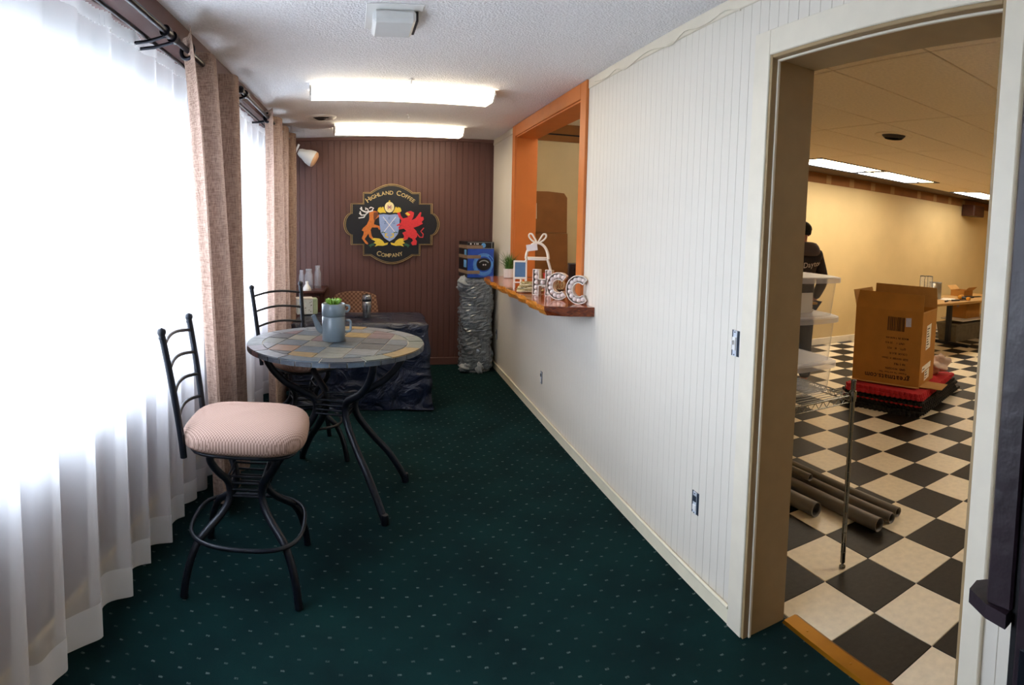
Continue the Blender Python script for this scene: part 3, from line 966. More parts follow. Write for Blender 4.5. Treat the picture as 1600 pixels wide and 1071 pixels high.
LEGR = [(.205, .602), (.20, .57), (.165, .52), (.118, .47), (.102, .43), (.105, .38), (.145, .325), (.215, .275), (.268, .235), (.312, .16), (.338, .08), (.352, .0)]
def make_stool(label, loc, rz, swivel=0.):
    t = thing('bar_stool', label, 'stool', loc, rz, 'bar stools at the slate table')
    for k in range(4):
        a = PI / 4 + k * PI / 2
        c, s = math.cos(a), math.sin(a)
        pts = catmull([(r * c, r * s, z + (.004 if z == 0 else 0)) for r, z in LEGR], 4)
        G().tube(pts, .0175, 10).build('leg', 'black_metal', t)
    R = .255
    ring = []
    for i in range(48):
        th = 2 * PI * i / 48
        c, s = math.cos(th), math.sin(th)
        rr = (abs(c) ** 2.9 + abs(s) ** 2.9) ** (-1 / 2.9)
        ring.append((R * c * rr, R * s * rr, .245))
    G().tube(ring, .0095, 8, closed=True).build('foot_ring', 'black_metal', t)
    for z in (.395, .425, .455, .485):
        w = .078
        g = G()
        for sx in (-1, 1):
            g.tube([(-w, sx * w, z), (w, sx * w, z)], .005, 6)
            g.tube([(sx * w, -w, z), (sx * w, w, z)], .005, 6)
        g.build('waist_bar', 'black_metal', t)
    G().lathe([(.10, .585), (.145, .59), (.145, .612), (.12, .616)], 24).build('swivel_plate', 'black_metal', t)
    G().box((-.145, -.145, .598), (.145, .145, .61), .003).build('top_frame', 'black_metal', t)
    s = bpy.data.objects.new('swivel_seat', None)
    base = G(); base.join(superell(.245, .225, .612, .645, crown=0, e=4)); base.build('seat_base', 'black_metal', t, rot=(0, 0, swivel))
    bpy.data.objects.remove(s)
    superell(.278, .252, .622, .742, 56, 18, crown=.02).build('seat', 'seat_fabric', t, rot=(0, 0, swivel))
    M = Matrix.Rotation(swivel, 4, 'Z')
    def post(sy, v):
        z = .60 + (1.145 - .60) * v
        return M @ Vector((-.252 - .075 * v ** 1.3, sy * (.185 + .03 * v), z))
    for sy in (-1, 1):
        p = G().tube([post(sy, i / 8) for i in range(9)], .0155, 10).build('back_post', 'black_metal', t)
        q = post(sy, 1)
        G().lathe([(.0001, -.022), (.0155, -.019), (.0165, -.012), (.0125, -.009), (.019, .004), (.0205, .012), (.017, .024), (.0001, .031)], 14, q).build('finial', 'black_metal', p)
    for v in (.30, .50, .70, .90):
        a, b = post(-1, v), post(1, v)
        pts = []
        for i in range(9):
            u = i / 8
            q = a.lerp(b, u)
            bow = math.sin(PI * u)
            pts.append(q + (M @ Vector((-.028, 0, 0))) * bow + Vector((0, 0, .022 * bow)))
        G().tube(pts, .0085, 8).build('back_rail', 'black_metal', t)
    return t
make_stool('front bar stool with tan seat, its ladder back against the sheer curtain', (-.555, 2.535, 0), math.radians(2))
make_stool('rear bar stool behind the slate table, ladder back beside the far drape', (-.47, 3.99, 0), math.radians(18), math.radians(-66))

# ------------------------------------------------------------------ slate table
TC = (-.21, 3.46); TZ = .90; TR = .53
tbl = thing('round_table', 'round slate mosaic table on black curved metal legs', 'table', (TC[0], TC[1], 0))
G().lathe([(.0001, TZ - .032), (TR - .006, TZ - .032), (TR - .004, TZ - .028), (TR - .004, TZ - .006), (TR - .012, TZ - .004), (.0001, TZ - .004)], 72, smooth=False).build('grout_bed', 'grout', tbl)
def clip(poly, inside, inter):
    out = []
    for i in range(len(poly)):
        a, b = poly[i], poly[(i + 1) % len(poly)]
        ia, ib = inside(a), inside(b)
        if ia: out.append(a)
        if ia != ib: out.append(inter(a, b))
    return out
def clip_poly(subject, convex):
    out = subject
    n = len(convex)
    for i in range(n):
        a, b = convex[i], convex[(i + 1) % n]
        if not out: return []
        ins = lambda p: (b[0] - a[0]) * (p[1] - a[1]) - (b[1] - a[1]) * (p[0] - a[0]) >= 0
        def inter(p, q):
            d1 = (b[0] - a[0]) * (p[1] - a[1]) - (b[1] - a[1]) * (p[0] - a[0])
            d2 = (b[0] - a[0]) * (q[1] - a[1]) - (b[1] - a[1]) * (q[0] - a[0])
            k = d1 / (d1 - d2)
            return (p[0] + (q[0] - p[0]) * k, p[1] + (q[1] - p[1]) * k)
        out = clip(out, ins, inter)
    return out
rs = random.Random(5)
SL = ['slate_blue', 'slate_green', 'slate_grey', 'slate_rust', 'slate_ochre', 'slate_purple', 'slate_sand', 'slate_dark', 'slate_blue', 'slate_green', 'slate_grey', 'slate_dark', 'slate_blue', 'slate_sand', 'slate_green', 'slate_dark', 'slate_grey']
RI = .435
circ = [(RI * math.cos(2 * PI * i / 48), RI * math.sin(2 * PI * i / 48)) for i in range(48)]
ga = math.radians(-13); SQ = .155; gap = .0035
nrow = 0
for i in range(-4, 4):
    shift = rs.uniform(-.02, .02)
    for j in range(-4, 4):
        q = [((i) * SQ + gap, j * SQ + gap + shift), ((i + 1) * SQ - gap, j * SQ + gap + shift), ((i + 1) * SQ - gap, (j + 1) * SQ - gap + shift), (i * SQ + gap, (j + 1) * SQ - gap + shift)]
        q = [(x * math.cos(ga) - y * math.sin(ga), x * math.sin(ga) + y * math.cos(ga)) for x, y in q]
        q = clip_poly(q, circ)
        if len(q) >= 3:
            ar = abs(sum(q[k][0] * q[(k + 1) % len(q)][1] - q[(k + 1) % len(q)][0] * q[k][1] for k in range(len(q)))) / 2
            if ar > .0006:
                G().prism(q, TZ - .006, TZ + rs.uniform(-.0008, .0008)).build('slate_tile', rs.choice(SL), tbl)
a0 = 0.; n_seg = 15
cuts = [2 * PI * (k + rs.uniform(-.2, .2)) / n_seg for k in range(n_seg)]
for k in range(n_seg):
    a, b = cuts[k] + .008, cuts[(k + 1) % n_seg] - .008 + (2 * PI if k == n_seg - 1 else 0)
    m = 7
    p = [((TR - .002) * math.cos(a + (b - a) * i / m), (TR - .002) * math.sin(a + (b - a) * i / m)) for i in range(m + 1)]
    p += [((RI + .006) * math.cos(b - (b - a) * i / m), (RI + .006) * math.sin(b - (b - a) * i / m)) for i in range(m + 1)]
    G().prism(p, TZ - .006, TZ + rs.uniform(-.0008, .0008)).build('slate_tile', rs.choice(SL), tbl)
n_rim = 36
for k in range(n_rim):
    a, b = 2 * PI * k / n_rim + .006, 2 * PI * (k + 1) / n_rim - .006
    m = 5
    p = [((TR + .002) * math.cos(a + (b - a) * i / m), (TR + .002) * math.sin(a + (b - a) * i / m)) for i in range(m + 1)]
    p += [((TR - .008) * math.cos(b - (b - a) * i / m), (TR - .008) * math.sin(b - (b - a) * i / m)) for i in range(m + 1)]
    G().prism(p, TZ - .031, TZ - .007).build('rim_tile', rs.choice(['slate_dark', 'slate_dark', 'slate_blue', 'slate_dark', 'slate_purple', 'slate_dark']), tbl)
TLEG = [(.43, .868), (.425, .82), (.38, .735), (.30, .655), (.20, .60), (.14, .565), (.118, .52), (.125, .46), (.165, .39), (.235, .30), (.315, .205), (.375, .11), (.41, .04), (.42, .012)]
for ang, fr in ((-58, 1.30), (8, 1.03), (122, 1.15), (188, 1.02)):
    a = math.radians(ang)
    pts = catmull([(r * math.cos(a) * (1 + (fr - 1) * max(0, (.46 - z) / .46)), r * math.sin(a) * (1 + (fr - 1) * max(0, (.46 - z) / .46)), z) for r, z in TLEG], 4)
    lg = G().tube(pts, .021, 12).build('leg', 'black_metal', tbl)
    e = pts[-1]
    G().lathe([(.021, 0), (.022, .004), (.02, .05), (.018, .055)], 14, (e.x, e.y, 0)).build('foot', 'black_metal', lg)
for z in (.475, .50, .53, .56):
    g = G()
    w = .10
    for s_ in (-1, 1):
        g.tube([(-w, s_ * w * .8, z), (w, s_ * w * .8, z)], .0065, 6)
        g.tube([(s_ * w, -w * .8, z), (s_ * w, w * .8, z)], .0065, 6)
    g.build('waist_bar', 'black_metal', tbl, rot=(0, 0, math.radians(-13)))
G().tube([(.40 * math.cos(2 * PI * i / 40), .40 * math.sin(2 * PI * i / 40), .862) for i in range(40)], .008, 8, closed=True).build('support_ring', 'black_metal', tbl)

# teapot that serves as a planter, stacked on a matching cup
tp = thing('teapot', 'grey ceramic teapot with a cup stacked on top, on the slate table', 'teapot', (-.222, 3.49, TZ + .0015))
G().lathe([(.0001, .0), (.066, 0), (.07, .004), (.070, .145), (.066, .15), (.0001, .15)], 36).build('body', 'teapot_grey', tp)
G().lathe([(.064, .151), (.071, .154), (.071, .224), (.068, .226), (.065, .222), (.065, .17), (.0001, .17)], 36, caps=False).build('cup', 'teapot_grey', tp)
G().tube(catmull([(-.05, 0, .055), (-.085, 0, .07), (-.105, 0, .11), (-.125, 0, .155)], 5), [.026, .025, .024, .023, .022, .021, .020, .019, .018, .017, .016, .015, .0145, .014, .0135, .013], 12, sx=.8).build('spout', 'teapot_grey', tp)
G().tube(catmull([(.064, 0, .118), (.098, 0, .122), (.103, 0, .09), (.098, 0, .058), (.064, 0, .055)], 5), .0075, 8).build('handle', 'teapot_grey', tp)
G().tube(catmull([(.066, 0, .212), (.092, 0, .212), (.095, 0, .195), (.085, 0, .178), (.066, 0, .18)], 5), .0065, 8).build('cup_handle', 'teapot_grey', tp)
su = thing('succulent', 'bright green succulent sprouting from the grey teapot cup', 'plant', (-.222, 3.49, TZ + .172))
G().lathe([(.0001, .0), (.063, 0), (.063, .035), (.0001, .04)], 24).build('soil', 'dark_wood', su)
rl = random.Random(4)
lm = G().lathe([(.0001, 0), (.010, .012), (.016, .035), (.013, .05), (.0001, .062)], 8).xf(Matrix.Diagonal((1, .45, 1, 1))).mesh('leaf', 'succulent')
for k in range(14):
    ring = k // 6
    a = k * 2.4
    share('leaf', lm, su, (.012 * math.cos(a), .012 * math.sin(a), .046), (0, .75 - ring * .28, a), (.85 - ring * .12,) * 3)

# ------------------------------------------------------------------ table under black plastic, things on it
ct = thing('folding_table', 'rectangular folding table hidden under black plastic sheeting', 'table', (-.09, 5.25, 0))
G().box((-.555, -.30, .715), (.555, .30, .745), .004).build('table_top', 'dark_wood', ct)
for sx in (-1, 1):
    for sy in (-1, 1):
        G().tube([(sx * .52, sy * .24, 0), (sx * .52, sy * .24, .715)], .014, 8).build('leg', 'black_metal', ct)
def sheet():
    g = G()
    L, Wd, H = .570, .315, .758
    def per(u, off, e):
        th = 2 * PI * u
        # walk around a rounded rectangle
        c, s = math.cos(th), math.sin(th)
        k = max(abs(c), abs(s))
        x, y = c / k, s / k
        return x * (L + off), y * (Wd + off)
    rows = [('t', .0), ('t', .35), ('t', .7), ('t', .93), ('t', .985)] + [('s', k / 14) for k in range(15)]
    nu = 160
    vs = []
    rn = random.Random(2)
    rj = random.Random(12)
    ph = [rn.uniform(0, 6.28) for _ in range(6)]
    for kind, v in rows:
        for i in range(nu):
            u = i / nu
            if kind == 't':
                x, y = per(u, 0, 1)
                f = v
                vs.append((x * f, y * f, H + .006 * math.sin(x * 9 * f + y * 7) * (1 if v < .9 else 0) + (.0 if v < .95 else -.004)))
            else:
                fo = (.012 * math.sin(u * 2 * PI * 13 + ph[0]) + .014 * math.sin(u * 2 * PI * 7 + ph[1] + v * 1.5) + .007 * math.sin(u * 2 * PI * 29 + ph[2] + v * 3))
                crease = .008 * math.sin(v * 17 + u * 25)
                x, y = per(u, .008 + .028 * v + fo * min(1, .25 + v) + crease + rj.uniform(0, .007), 1)
                z = H - .012 - (H - .016) * v + (.012 * math.sin(u * 2 * PI * 5) if v > .95 else 0)
                vs.append((x, y, max(.006, z)))
    fs = []
    for r in range(len(rows) - 1):
        for i in range(nu):
            i2 = (i + 1) % nu
            fs.append((r * nu + i, (r + 1) * nu + i, (r + 1) * nu + i2, r * nu + i2))
    g.add(vs, fs, True)
    return g
tag(sheet().build('plastic_sheet', 'black_plastic', loc=(-.09, 5.25, 0)), 'crinkled black plastic sheet draped over a rectangular table to the carpet', 'table cover')

th_ = thing('travel_mug', 'stainless steel travel mug on the black plastic table cover', 'mug', (-.032, 5.2, .766))
G().lathe([(.0001, 0), (.033, 0), (.036, .006), (.037, .03), (.042, .11), (.042, .15), (.0001, .15)], 28).build('body', 'steel', th_)
G().lathe([(.0425, .148), (.0435, .152), (.0435, .165), (.0425, .168)], 28).build('band', 'dark_steel', th_)
G().lathe([(.041, .168), (.041, .185), (.038, .205), (.0001, .207)], 28).build('lid', 'steel', th_)
G().box((-.012, -.036, .204), (.012, -.012, .212), .002).build('lid_tab', 'dark_steel', th_)

bx = thing('storage_tin', 'speckled white and pale green box on the covered table', 'box', (-.60, 5.42, .766), math.radians(12))
G().box((-.095, -.06, 0), (.055, .06, .148), .004).build('body', 'tin_white', bx)
G().box((.056, -.055, 0), (.10, .055, .146), .004).build('side_pack', 'soap_label', bx)
G().box((-.098, -.063, .140), (.058, .063, .152), .003).build('lid', 'ceramic_white', bx)
for k in range(14):
    x, z = rl.uniform(-.085, .045), rl.uniform(.012, .13)
    G().box((x, -.0615, z), (x + rl.uniform(.004, .012), -.0598, z + rl.uniform(.004, .012))).build('speckle', 'slate_grey', bx)

# chair with woven back behind the covered table
ch = thing('chair', 'chair with a rounded tan basket-weave back behind the covered table', 'chair', (-.16, 5.84, 0))
def backp(u, v):
    x = (-1 + 2 * u)
    w = .245 * (1 - .10 * max(0, v - .6) / .4)
    top = .42 + .43 + .05 * (1 - abs(x) ** 3)
    return (x * w, .20 - .04 * (1 - x * x) + .04 * v, .42 + (top - .42) * v)
g = G().grid(backp, 20, 12); g.grid(lambda u, v: tuple(Vector(backp(1 - u, v)) + Vector((0, .045, 0))), 20, 12)
edge = [backp(0, i / 12) for i in range(13)] + [backp(i / 20, 1) for i in range(21)] + [backp(1, 1 - i / 12) for i in range(13)]
g.add([p for p in edge] + [tuple(Vector(p) + Vector((0, .045, 0))) for p in edge], [(i, i + 1, len(edge) + i + 1, len(edge) + i) for i in range(len(edge) - 1)])
g.build('backrest', 'basket_fabric', ch)
superell(.24, .22, .40, .475, 40, 12).build('seat', 'basket_fabric', ch)
for sx in (-1, 1):
    for sy in (-1, 1): G().tube([(sx * .20, sy * .18, .41), (sx * .22, sy * .21, 0)], .014, 8).build('leg', 'black_metal', ch)
    G().tube([(sx * .21, .20, .35), (sx * .22, .22, .62)], .012, 8).build('back_support', 'black_metal', ch)

# dark cabinet in the corner with jars
cb = thing('cabinet', 'dark brown corner cabinet between far drape and brown wall', 'cabinet', (-.80, 6.24, 0))
G().box((-.30, -.24, .0), (.28, .26, .885), .004).build('body', 'dark_wood', cb)
G().box((-.32, -.28, .885), (.32, .28, .915), .006).build('top_board', 'dark_wood', cb)
for sx in (-1, 1):
    d = G().box((-.145 + sx * .145, -.258, .04), (.135 + sx * .145, -.238, .86), .004).build('door', 'dark_wood', cb)
    G().ball((sx * .03, -.27, .5), .012, 10).build('knob', 'steel', d)
for lab, x, y, h, r in (('slim clear glass jar, leftmost on the dark cabinet', -.735, 6.18, .20, .028), ('widest clear glass jar in the middle on the dark cabinet', -.655, 6.16, .215, .045),
                        ('tall clear glass jar, rightmost on the dark cabinet', -.565, 6.22, .245, .036)):
    j = thing('glass_jar', lab, 'jar', (x, y, .915), group='glass jars on the corner cabinet')
    G().lathe([(.0001, .001), (r, .001), (r, h * .72), (r * .7, h * .82), (r * .7, h), (r * .62, h), (r * .62, h * .82), (r * .9, h * .70), (r * .9, .008), (.0001, .008)], 22).build('glass_body', 'jar_glass', j)
    G().lathe([(r * .74, h * .93), (r * .78, h * .95), (r * .78, h * 1.0), (r * .74, h * 1.01)], 22, caps=False).build('rim', 'jar_glass', j)
so = thing('bottle', 'white pear-shaped bottle on the dark cabinet in front of the jars', 'bottle', (-.66, 6.01, .915))
G().lathe([(.0001, 0), (.042, 0), (.044, .006), (.040, .03), (.022, .06), (.013, .075), (.013, .085), (.0001, .085)], 22).build('body', 'ceramic_white', so)
G().lathe([(.015, .083), (.015, .098), (.0001, .10)], 16).build('cap', 'ceramic_white', so)

# white spotlight on the left wall
sp = thing('wall_spotlight', 'white bell-shaped spotlight beside the far drape under the ceiling', 'light', (-.80, 6.40, 2.34))
G().box((XL + .80, -.06, -.06), (XL + .82, .06, .06), .004).build('wall_plate', 'white_plastic', sp)
G().tube([(XL + .81, 0, 0), (-.08, 0, -.01), (-.02, -.02, .02)], .018, 10).build('arm', 'white_plastic', sp)
Mh = Matrix.Translation((.02, -.03, .055)) @ Matrix.Rotation(math.radians(118), 4, 'Y')
G().lathe([(.0001, 0), (.03, .004), (.045, .03), (.055, .07), (.078, .12), (.088, .17), (.086, .19)], 26).xf(Mh).build('housing', 'white_plastic', sp)
G().lathe([(.086, .188), (.083, .205), (.06, .222), (.0001, .23)], 26).xf(Mh).build('lens', 'lens_tan', sp)
G().tube([(.03, -.03, .13), (.0, -.03, .07), (-.03, -.02, .01)], .012, 8).build('knuckle', 'white_plastic', sp)

# power boxes in the right wall
def outlet(label, y, z, w, h, kind):
    t = thing('wall_outlet', label, 'outlet', (WR - .003, y, z), group='uncovered electrical boxes in the beadboard wall')
    G().box((-.002, -w / 2, -h / 2), (.002, w / 2, h / 2)).build('box_opening', 'outlet_dark', t)
    G().box((-.006, -w * .26, -h * .5), (-.002, w * .26, h * .5), .001).build('yoke', 'outlet_metal', t)
    if kind == 'switch':
        G().box((-.012, -w * .2, -h * .25), (-.005, w * .2, h * .25), .001).build('switch_body', 'white_plastic', t)
        G().box((-.024, -w * .08, -.004), (-.011, w * .08, .014), .001).build('toggle', 'white_plastic', t)
    else:
        for s in (-1, 1): G().box((-.010, -w * .22, s * h * .2 - h * .13), (-.004, w * .22, s * h * .2 + h * .13), .002).build('socket', 'outlet_dark' if s > 0 else 'white_plastic', t)
    sm2 = G().lathe([(.003, 0), (.003, .002)], 8, ax='x').mesh('screw', 'steel')
    for s in (-1, 1): share('screw', sm2, t, (-.008, 0, s * h * .44))
outlet('bare light switch without cover plate beside the doorway casing', 1.885, 1.16, .05, .105, 'switch')
outlet('bare wall socket low on the beadboard wall near the doorway', 2.13, .39, .055, .10, 'socket')
outlet('bare wall socket on the beadboard wall below the counter', 4.50, .365, .05, .10, 'socket')
outlet('bare wall socket on the beadboard wall beside the wrapped bundle', 6.22, .40, .05, .11, 'socket')

# ------------------------------------------------------------------ wrapped bundle with product box on top
wb = thing('wrapped_bundle', 'tall bundle wrapped in shiny plastic film in the back corner', 'bundle', (1.155, 6.29, 0))
rb = random.Random(11)
bph = [rb.uniform(0, 6.28) for _ in range(8)]
def bundle(u, v):
    th = 2 * PI * u
    c, s = math.cos(th), math.sin(th)
    rr = (abs(c) ** 3.2 + abs(s) ** 3.2) ** (-1 / 3.2)
    r = .178 * rr * (1 + .035 * math.sin(5 * th + bph[0] + v * 9) + .03 * math.sin(v * 21 + bph[1] + 2 * c) + .022 * math.sin(9 * th + v * 34 + bph[2]) + .015 * math.sin(17 * th - v * 60 + bph[3]))
    if v < .03: r *= .92
    if v > .97: r *= .9
    return (r * c, r * s, .006 + 1.03 * v)
_bj = [[rb.uniform(-1, 1) for _ in range(34)] for _ in range(67)]
def crinkle(u, v):
    x, y, z = bundle(u, v)
    k = 1 + .045 * _bj[round(v * 66)][round(u * 34) % 34]
    return (x * k, y * k, z + .007 * _bj[(round(v * 66) * 7) % 67][round(u * 34) % 34] * (0 < v < 1))
G().grid(crinkle, 34, 66, False, cu=True).add([(.17 * math.cos(2 * PI * i / 24), .17 * math.sin(2 * PI * i / 24), 1.032) for i in range(24)], [tuple(range(24))]).build('wrapped_core', 'wrap_plastic', wb)
def puff(c, r, sq, seed):
    rp_ = random.Random(seed); p = [rp_.uniform(0, 6.28) for _ in range(3)]
    def P(u, v):
        th, ph = 2 * PI * u, PI * v
        k = r * (1 + .25 * math.sin(3 * th + p[0] + 4 * ph) + .18 * math.sin(5 * ph + p[1] + 2 * th) + .1 * math.sin(9 * th + p[2]))
        return (c[0] + k * math.sin(ph) * math.cos(th) * sq[0], c[1] + k * math.sin(ph) * math.sin(th) * sq[1], c[2] - k * math.cos(ph) * sq[2])
    return G().grid(P, 30, 20, cu=True)
puff((-.135, -.10, .985), .075, (1.1, .8, .75), 1).build('film_knot', 'wrap_clear', wb)
puff((-.17, -.05, .93), .05, (.9, .8, .8), 4).build('film_knot', 'wrap_clear', wb)
puff((.02, -.19, .05), .045, (.8, .5, 1.2), 2).build('film_tail', 'wrap_clear', wb)
puff((-.13, -.15, .06), .05, (1.2, .8, .7), 3).build('film_tail', 'wrap_clear', wb)
puff((.06, -.155, .22), .09, (.8, .25, 1.6), 5).build('film_flap', 'wrap_plastic', wb)

pb = thing('product_box', 'blue and black product box standing on the wrapped bundle', 'box', (1.155, 6.29, 1.038), math.radians(7))
BW, BD, BH = .150, .165, .385
G().box((-BW, -BD, 0), (BW, BD, BH), .002).build('carton', 'product_black', pb)
F = Matrix.Translation((0, -BD, 0)) @ Matrix.Rotation(PI / 2, 4, 'X')       # local (x, y) on the front face, z outwards
G().prism([(-BW + .003, .004), (BW - .003, .004), (BW - .003, BH - .075), (-BW + .003, BH - .075)], 0, .0012).xf(F).build('front_print', 'product_blue', pb)
cxp, cyp = .035, .145
g = G()
for r0, r1, a0, a1 in ((.112, .118, .2, 5.6), (.098, .106, 1.0, 6.6), (.086, .093, 0, 6.28), (.122, .124, 3.4, 5.4)):
    pts = [(cxp + (r0 + r1) / 2 * math.cos(a0 + (a1 - a0) * i / 40), cyp + (r0 + r1) / 2 * math.sin(a0 + (a1 - a0) * i / 40)) for i in range(41)]
    g.ribbon(pts, r1 - r0, .0012, .0018)
g.xf(F).build('swirl_print', 'product_light', pb)
g = G().prism([(cxp + .08 * math.cos(2 * PI * i / 32), cyp + .068 * math.sin(2 * PI * i / 32)) for i in range(32)], .0012, .0024).xf(F)
dk = g.build('dial_print', 'product_black', pb)
G().ribbon([(cxp + .055 * math.cos(a / 10), cyp + .04 * math.sin(a / 10)) for a in range(4, 28)], .012, .0024, .003).xf(F).build('dial_gleam', 'product_silver', dk)
for x in (-.005, .02): G().prism([(cxp + x + .008 * math.cos(2 * PI * i / 12), cyp - .005 + .008 * math.sin(2 * PI * i / 12)) for i in range(12)], .0024, .0032).xf(F).build('dial_light', 'crest_white', dk)
g = G().prism([(-BW + .003, BH - .072), (BW - .003, BH - .072), (BW - .003, BH - .068), (-BW + .003, BH - .068)], 0, .0014)
g.prism([(-BW + .003, BH - .008), (BW - .003, BH - .008), (BW - .003, BH - .004), (-BW + .003, BH - .004)], 0, .0014)
g.prism([(BW - .03, BH - .07), (BW - .024, BH - .07), (BW - .024, BH - .006), (BW - .03, BH - .006)], 0, .0014)
g.xf(F).build('top_strip_border', 'product_silver', pb)
G().prism([(.03 + .025 * math.cos(2 * PI * i / 24), BH - .038 + .025 * math.sin(2 * PI * i / 24)) for i in range(24)], 0, .0016).xf(F).build('badge', 'product_light', pb)
g = G()
for x, w in ((-.12, .014), (-.075, .008), (-.05, .008), (-.035, .008)): g.prism([(x, BH - .03), (x + w, BH - .03), (x + w, BH - .014), (x, BH - .014)], 0, .0014)
tag(g.xf(F).build('small_marks', 'crest_white', pb), kind='stuff')
for z, x1 in ((BH - .055, .02), (.225, -.0), (.06, -.01)):
    tpz = G().box((-BW - .002, -BD - .0035, z - .018), (x1, -BD - .0015, z + .018)).box((-BW - .0025, -BD - .0035, z - .018), (-BW - .001, BD, z + .018))
    tpz.build('packing_tape', 'kraft_tape', pb)
G().box((-BW - .0015, -BD + .03, .11), (-BW - .0005, BD - .2, .19)).build('side_print', 'product_light', pb)
G().box((-BW - .0015, -BD + .03, .24), (-BW - .0005, BD - .22, .30)).build('side_print', 'product_light', pb)

# ------------------------------------------------------------------ crest sign on the back wall
S = .00094
def C(x, y): return ((x - 705) * S, (538 - y) * S)
def CP(L): return [C(*p) for p in L]
sg = thing('wall_sign', 'black shaped coffee company sign with gold border and painted crest', 'sign', (.238, YB - .006, 1.603))
sg.rotation_euler = (PI / 2, 0, 0)
def outline(k):
    P = []
    def arc(cx, cy, rx, ry, a0, a1, n=14):
        for i in range(n + 1):
            a = math.radians(a0 + (a1 - a0) * i / n)
            P.append((cx + rx * math.cos(a), cy + ry * math.sin(a)))
    # right side going up, then mirrored
    arc(470, 0, 100, 135, -75, 75)
    P += [(485, 128), (485, 245), (340, 245), (340, 375), (250, 375)]
    top = []
    for i in range(1, 20):
        x = 250 - 500 * i / 20
        P.append((x, 375 + 98 * math.cos(x / 250 * PI / 2) ** .9))
    P += [(-250, 375), (-340, 375), (-340, 245), (-485, 245), (-485, 128)]
    arc(-470, 0, 100, 135, 105, 255)
    P += [(-485, -128), (-485, -245), (-340, -245), (-340, -375), (-250, -375)]
    for i in range(1, 20):
        x = -250 + 500 * i / 20
        P.append((x, -375 - 98 * math.cos(x / 250 * PI / 2) ** .9))
    P += [(250, -375), (340, -375), (340, -245), (485, -245), (485, -128)]
    return [(x * S * k, y * S * k) for x, y in P]
G().prism(outline(1.0), 0, .018).build('board', 'sign_black', sg)
def border(k0, k1, z0, z1):
    a, b = outline(k0), outline(k1)
    n = len(a)
    g = G()
    for i in range(n):
        j = (i + 1) % n
        g.add([(a[i][0], a[i][1], z0), (a[j][0], a[j][1], z0), (b[j][0], b[j][1], z0), (b[i][0], b[i][1], z0),
               (a[i][0], a[i][1], z1), (a[j][0], a[j][1], z1), (b[j][0], b[j][1], z1), (b[i][0], b[i][1], z1)],
              [(4, 5, 6, 7), (0, 1, 5, 4), (2, 3, 7, 6)])
    return g
border(1.0, .985, .018, .026).build('gold_border', 'sign_gold', sg)
border(.965, .955, .018, .022).build('gold_line', 'sign_gold', sg)
Z0 = .018
I4 = Matrix.Identity(4)
for word, M_, r_ in (('Highland Coffee', Matrix.Translation((C(690, 0)[0], C(0, 190)[1], 0)), .39), ('Company', Matrix.Translation((C(682, 0)[0], C(0, 930)[1], 0)), -.50)):
    text(None, word, .076, M_, gap=.07, small=.78, arc=r_, z=Z0 + .004, each=lambda vs, fs: G().add(vs, fs).build('letter', 'letter_gold', sg))
stag = [(440, 400), (500, 380), (545, 395), (540, 420), (505, 432), (530, 440), (560, 422), (568, 440), (525, 472), (500, 500), (495, 540), (560, 560), (572, 600), (556, 606), (540, 577),
        (470, 577), (455, 610), (470, 680), (490, 705), (470, 716), (440, 690), (430, 650), (395, 700), (385, 715), (428, 765), (420, 780), (395, 768), (350, 705), (370, 660), (375, 625),
        (350, 612), (365, 585), (410, 545), (440, 480)]
G().prism(CP(stag), Z0, Z0 + .006).build('stag', 'crest_orange', sg)
G().prism(CP([(490, 400), (540, 395), (545, 425), (520, 470), (505, 510), (490, 470)]), Z0 + .006, Z0 + .0075).build('stag_mane', 'crest_brown', sg)
g = G()
for pts, w in (([(485, 378), (440, 390), (395, 395), (352, 375), (345, 335)], 16), ([(430, 388), (420, 360), (395, 345), (400, 372)], 12), ([(470, 380), (490, 350), (460, 338), (440, 352)], 12),
               ([(430, 395), (390, 430), (345, 432), (322, 405)], 15), ([(405, 415), (375, 458), (312, 466)], 14), ([(352, 378), (330, 350)], 11), ([(345, 432), (330, 385)], 12)):
    g.ribbon(CP(pts), w * S, Z0, Z0 + .006)
g.build('antlers', 'crest_white', sg)
sh = G().prism(CP([(555, 427), (610, 420), (678, 428), (745, 420), (800, 425), (797, 560), (780, 650), (735, 710), (680, 742), (620, 705), (575, 635), (560, 520)]), Z0, Z0 + .010).build('shield', 'crest_blue', sg)
g = G().ribbon(CP([(600, 450), (750, 640)]), 7 * S, Z0 + .01, Z0 + .0112).ribbon(CP([(755, 450), (605, 640)]), 7 * S, Z0 + .01, Z0 + .0112)
g.build('crossed_blades', 'crest_white', sh)
g = G()
for chx, x, y in (('E', 678, 482), ('Z', 628, 535), ('G', 728, 535)): text(g, chx, .042, Matrix.Translation((C(x, y)[0], C(x, y)[1], 0)), z=Z0 + .0115)
tag(g.build('shield_letters', 'crest_blue_dark', sh), kind='stuff')
g = G()
for s in (-1, 1):
    g.ribbon(CP([(678 + s * 12, 695), (678 + s * 45, 685), (678 + s * 48, 650), (678 + s * 25, 655)]), 16 * S, Z0 + .01, Z0 + .0115)
tag(g.build('shield_wreath', 'crest_gold', sh), kind='stuff')
g = G()
for s in (-1, 1): g.ribbon(CP([(678 + s * 50, 640), (678 + s * 75, 632), (678 + s * 95, 640)]), 10 * S, Z0 + .01, Z0 + .0115)
tag(g.build('shield_sprigs', 'crest_green', sh), kind='stuff')
